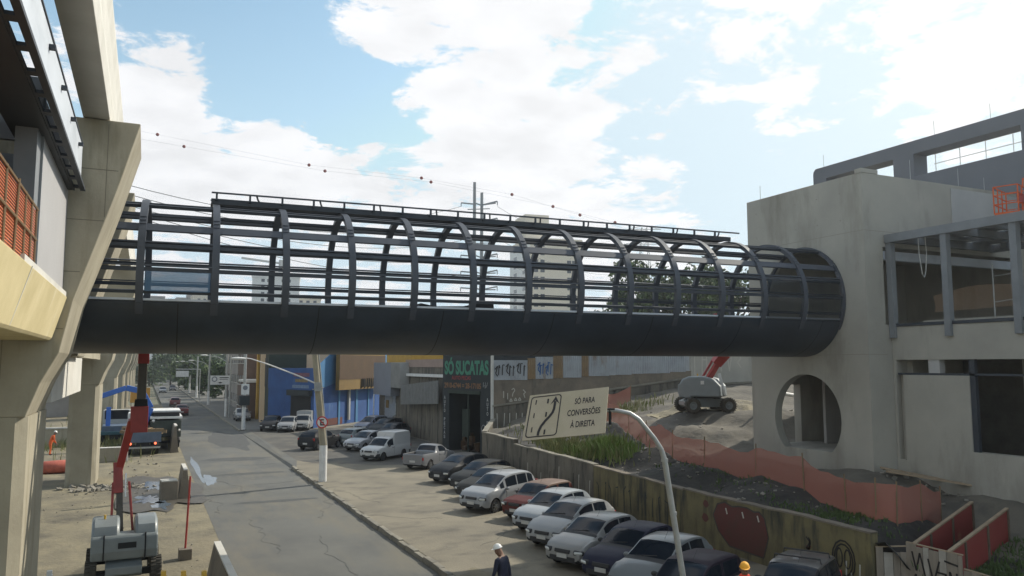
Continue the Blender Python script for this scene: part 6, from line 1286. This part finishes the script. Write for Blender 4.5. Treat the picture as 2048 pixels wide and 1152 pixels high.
# far fringe of trees and houses on the skyline
rg = random.Random(3); V = []; F = []
for k in range(9000):
    t = rg.random(); px_ = 300 + 1400 * t; d = rg.uniform(300, 420); p = pix(px_, 735, d); z = rg.random() ** 1.5 * (9 + 4 * math.sin(px_ * .02)); s = rg.uniform(.8, 1.6); a_ = rg.uniform(0, 6.28); o_ = len(V)
    V += [(p.x - s * math.cos(a_), p.y - s * math.sin(a_), z), (p.x + s * math.cos(a_), p.y + s * math.sin(a_), z + .3), (p.x + s * .8 * math.cos(a_), p.y + s * .8 * math.sin(a_), z + s), (p.x - s * .7 * math.cos(a_), p.y - s * .7 * math.sin(a_), z + s * 1.2)]; F.append((o_, o_ + 1, o_ + 2, o_ + 3))
mb = MB(); mb.add(V, F); tag(mb.build('distant_woods', M['leaf_dark'], recalc=False), 'dark line of distant woods low on the horizon', 'woods', kind='stuff')
# ================================================================== power line
bp = pix(955, 730, 190); e = empty('power_pylon', (bp.x, bp.y, 0), R(-20), 'grey twin pole power pylon with cross arms behind the footbridge', 'pylon')
for x, h in ((-.9, 51.8), (.9, 49.2)):
    mb = MB(); mb.tube([(x, 0, 0), (x, 0, h)], [.6, .36], 12); mb.build('mast', M['steel_grey'], e, smooth=40)
for k, z in enumerate((46.5, 42.3, 38.0, 33.5, 29.5, 25.5)):
    mb = MB(); mb.beam((-4.2, -.4, z), (-.9, 0, z - .2), .26, .3); mb.beam((.9, 0, z - .4), (4.6, -2.0, z + .2), .26, .3); mb.beam((.9, 0, z - .4), (4.0, -4.6, z - .8), .22, .26); mb.beam((-.9, 0, z + .1), (.9, 0, z - .5), .2, .3); mb.beam((-2.6, -.2, z - 1.6), (2.8, -1.2, z - 1.5), .14, .2); mb.build('cross_arm', M['steel_grey'], e)
    mb = MB(); mb.tube([(-4.2, -.4, z), (-4.2, -.4, z - .9)], .12, 6); mb.tube([(4.6, -2, z + .2), (4.6, -2, z - .8)], .12, 6); mb.build('insulator', M['grey_panel'], e)
def wire(a, b, sag, r=.055, n=26, name='power_line', label=None):
    a = Vector(a); b = Vector(b); mb = MB(); mb.tube([a.lerp(b, i / n) - Vector((0, 0, sag * 4 * (i / n) * (1 - i / n))) for i in range(n + 1)], r, 4, caps=False); o = mb.build(name, M['wire']); tag(o, label, 'power line', 'overhead power lines'); return o
em = Matrix.Rotation(R(-20), 4, 'Z'); 
for k, (py, z) in enumerate(((302, 45.6), (328, 41.4), (358, 37.1), (375, 32.6), (392, 28.6))):
    q = pix(285, py, 110); end = Vector((bp.x, bp.y, 0)) + em @ Vector((-4.2, -.4, z)); a = end + (q - end) * 1.5
    wire(a + Vector((0, 0, 4)), end, 9.0 - k * .6, label=['highest conductor sweeping from the left edge to the pylon', 'second conductor from the top, left of the pylon', 'middle conductor left of the pylon', 'fourth conductor down, left of the pylon', 'lowest conductor left of the pylon, crossing the rings'][k])
LT = pix(1288, 455, 420); e = empty('lattice_tower', (LT.x, LT.y, 0), R(-25), 'faint lattice transmission tower far behind the footbridge and trees', 'pylon')
mb = MB(); H_ = LT.z
for sx in (-1, 1):
    for sy in (-1, 1):
        for k in range(12):
            z0, z1 = H_ * k / 12, H_ * (k + 1) / 12; w0, w1 = 6.5 * (1 - .8 * k / 12), 6.5 * (1 - .8 * (k + 1) / 12)
            mb.beam((sx * w0, sy * w0, z0), (sx * w1, sy * w1, z1), .28, .28); mb.beam((sx * w0, sy * w0, z0), (-sx * w1, sy * w1, z1), .14, .14)
mb.build('frame', M['galv'], e)
mb = MB()
for z, w in ((H_ - 1, 9), (H_ - 9, 11), (H_ - 17, 12), (H_ - 25, 12)):
    for s in (-1, 1): mb.beam((-w, s * .8, z), (w, s * .8, z), .16, .2); mb.beam((0, s * 1.2, z + 2.0), (w, 0, z), .12, .12); mb.beam((0, s * 1.2, z + 2.0), (-w, 0, z), .12, .12)
mb.build('cross_arms', M['galv'], e)
for k, (z, s) in enumerate(((46, -1), (42, -1), (38, 1), (33, 1))):
    wire(Vector((bp.x, bp.y, 0)) + em @ Vector((4.6, -2, z - .6)), (LT.x + s * 8, LT.y, H_ - 2 - 8 * (k % 4)), 8, r=.05, label=['upper conductor from the pylon towards the lattice tower', 'second conductor from the pylon towards the lattice tower', 'third conductor from the pylon towards the lattice tower', 'lowest conductor from the pylon towards the lattice tower'][k])
BA = [(315, 269), (618, 330), (843, 356), (1024, 389), (1160, 430)]; BB = [(368, 293), (650, 342), (862, 364), (1106, 413), (1230, 445)]
nm_ = ['first', 'second', 'third', 'fourth', 'last']
for li, B_ in enumerate((BA, BB)):
    P3 = [pix(x, y, 150) for x, y in B_]; P3 = [P3[0] + (P3[0] - P3[1]) * .6] + P3 + [P3[-1] + (P3[-1] - P3[-2]) * 1.5]
    mb = MB(); mb.tube(P3, .012, 4, caps=False); tag(mb.build('ground_wire', M['wire']), 'hair thin %s wire carrying red marker balls across the sky' % ('upper' if li == 0 else 'lower'), 'power line', 'overhead power lines')
    for k, p in enumerate(P3[1:-1]):
        mb = MB(); mb.ball(p, .31, 14, 10); tag(mb.build('marker_ball', M['ball_red'], smooth=True), '%s red marker ball from the left on the %s wire' % (nm_[k], 'upper' if li == 0 else 'lower'), 'marker ball', 'red marker balls on the power line')
# small tower crane on the skyline
e = empty('tower_crane', (44, 420, 0), R(20), 'tiny tower crane above the whitish apartment tower', 'crane'); cpos = pix(562, 520, 420); e.location = (cpos.x, cpos.y, 0)
mb = MB(); mb.beam((0, 0, 0), (0, 0, cpos.z), 1.6, 1.6); mb.build('mast', M['galv'], e); mb = MB(); mb.beam((4, 0, cpos.z - 2), (-22, 0, cpos.z - 1), .9, 1.0); mb.build('jib', M['galv'], e)
# ================================================================== air
hm = bpy.data.materials.new('haze_air'); hm.use_nodes = True; t = hm.node_tree
for n in list(t.nodes): t.nodes.remove(n)
ho = t.nodes.new('ShaderNodeOutputMaterial'); hv = t.nodes.new('ShaderNodeVolumePrincipled'); hv.inputs['Density'].default_value = .00045; hv.inputs['Color'].default_value = (.88, .93, 1, 1); hv.inputs['Anisotropy'].default_value = .62
t.links.new(hv.outputs[0], ho.inputs['Volume'])
mb = MB(); mb.box(-610, 710, -160, 810, -1.4, 95); tag(mb.build('haze', hm), kind='stuff')
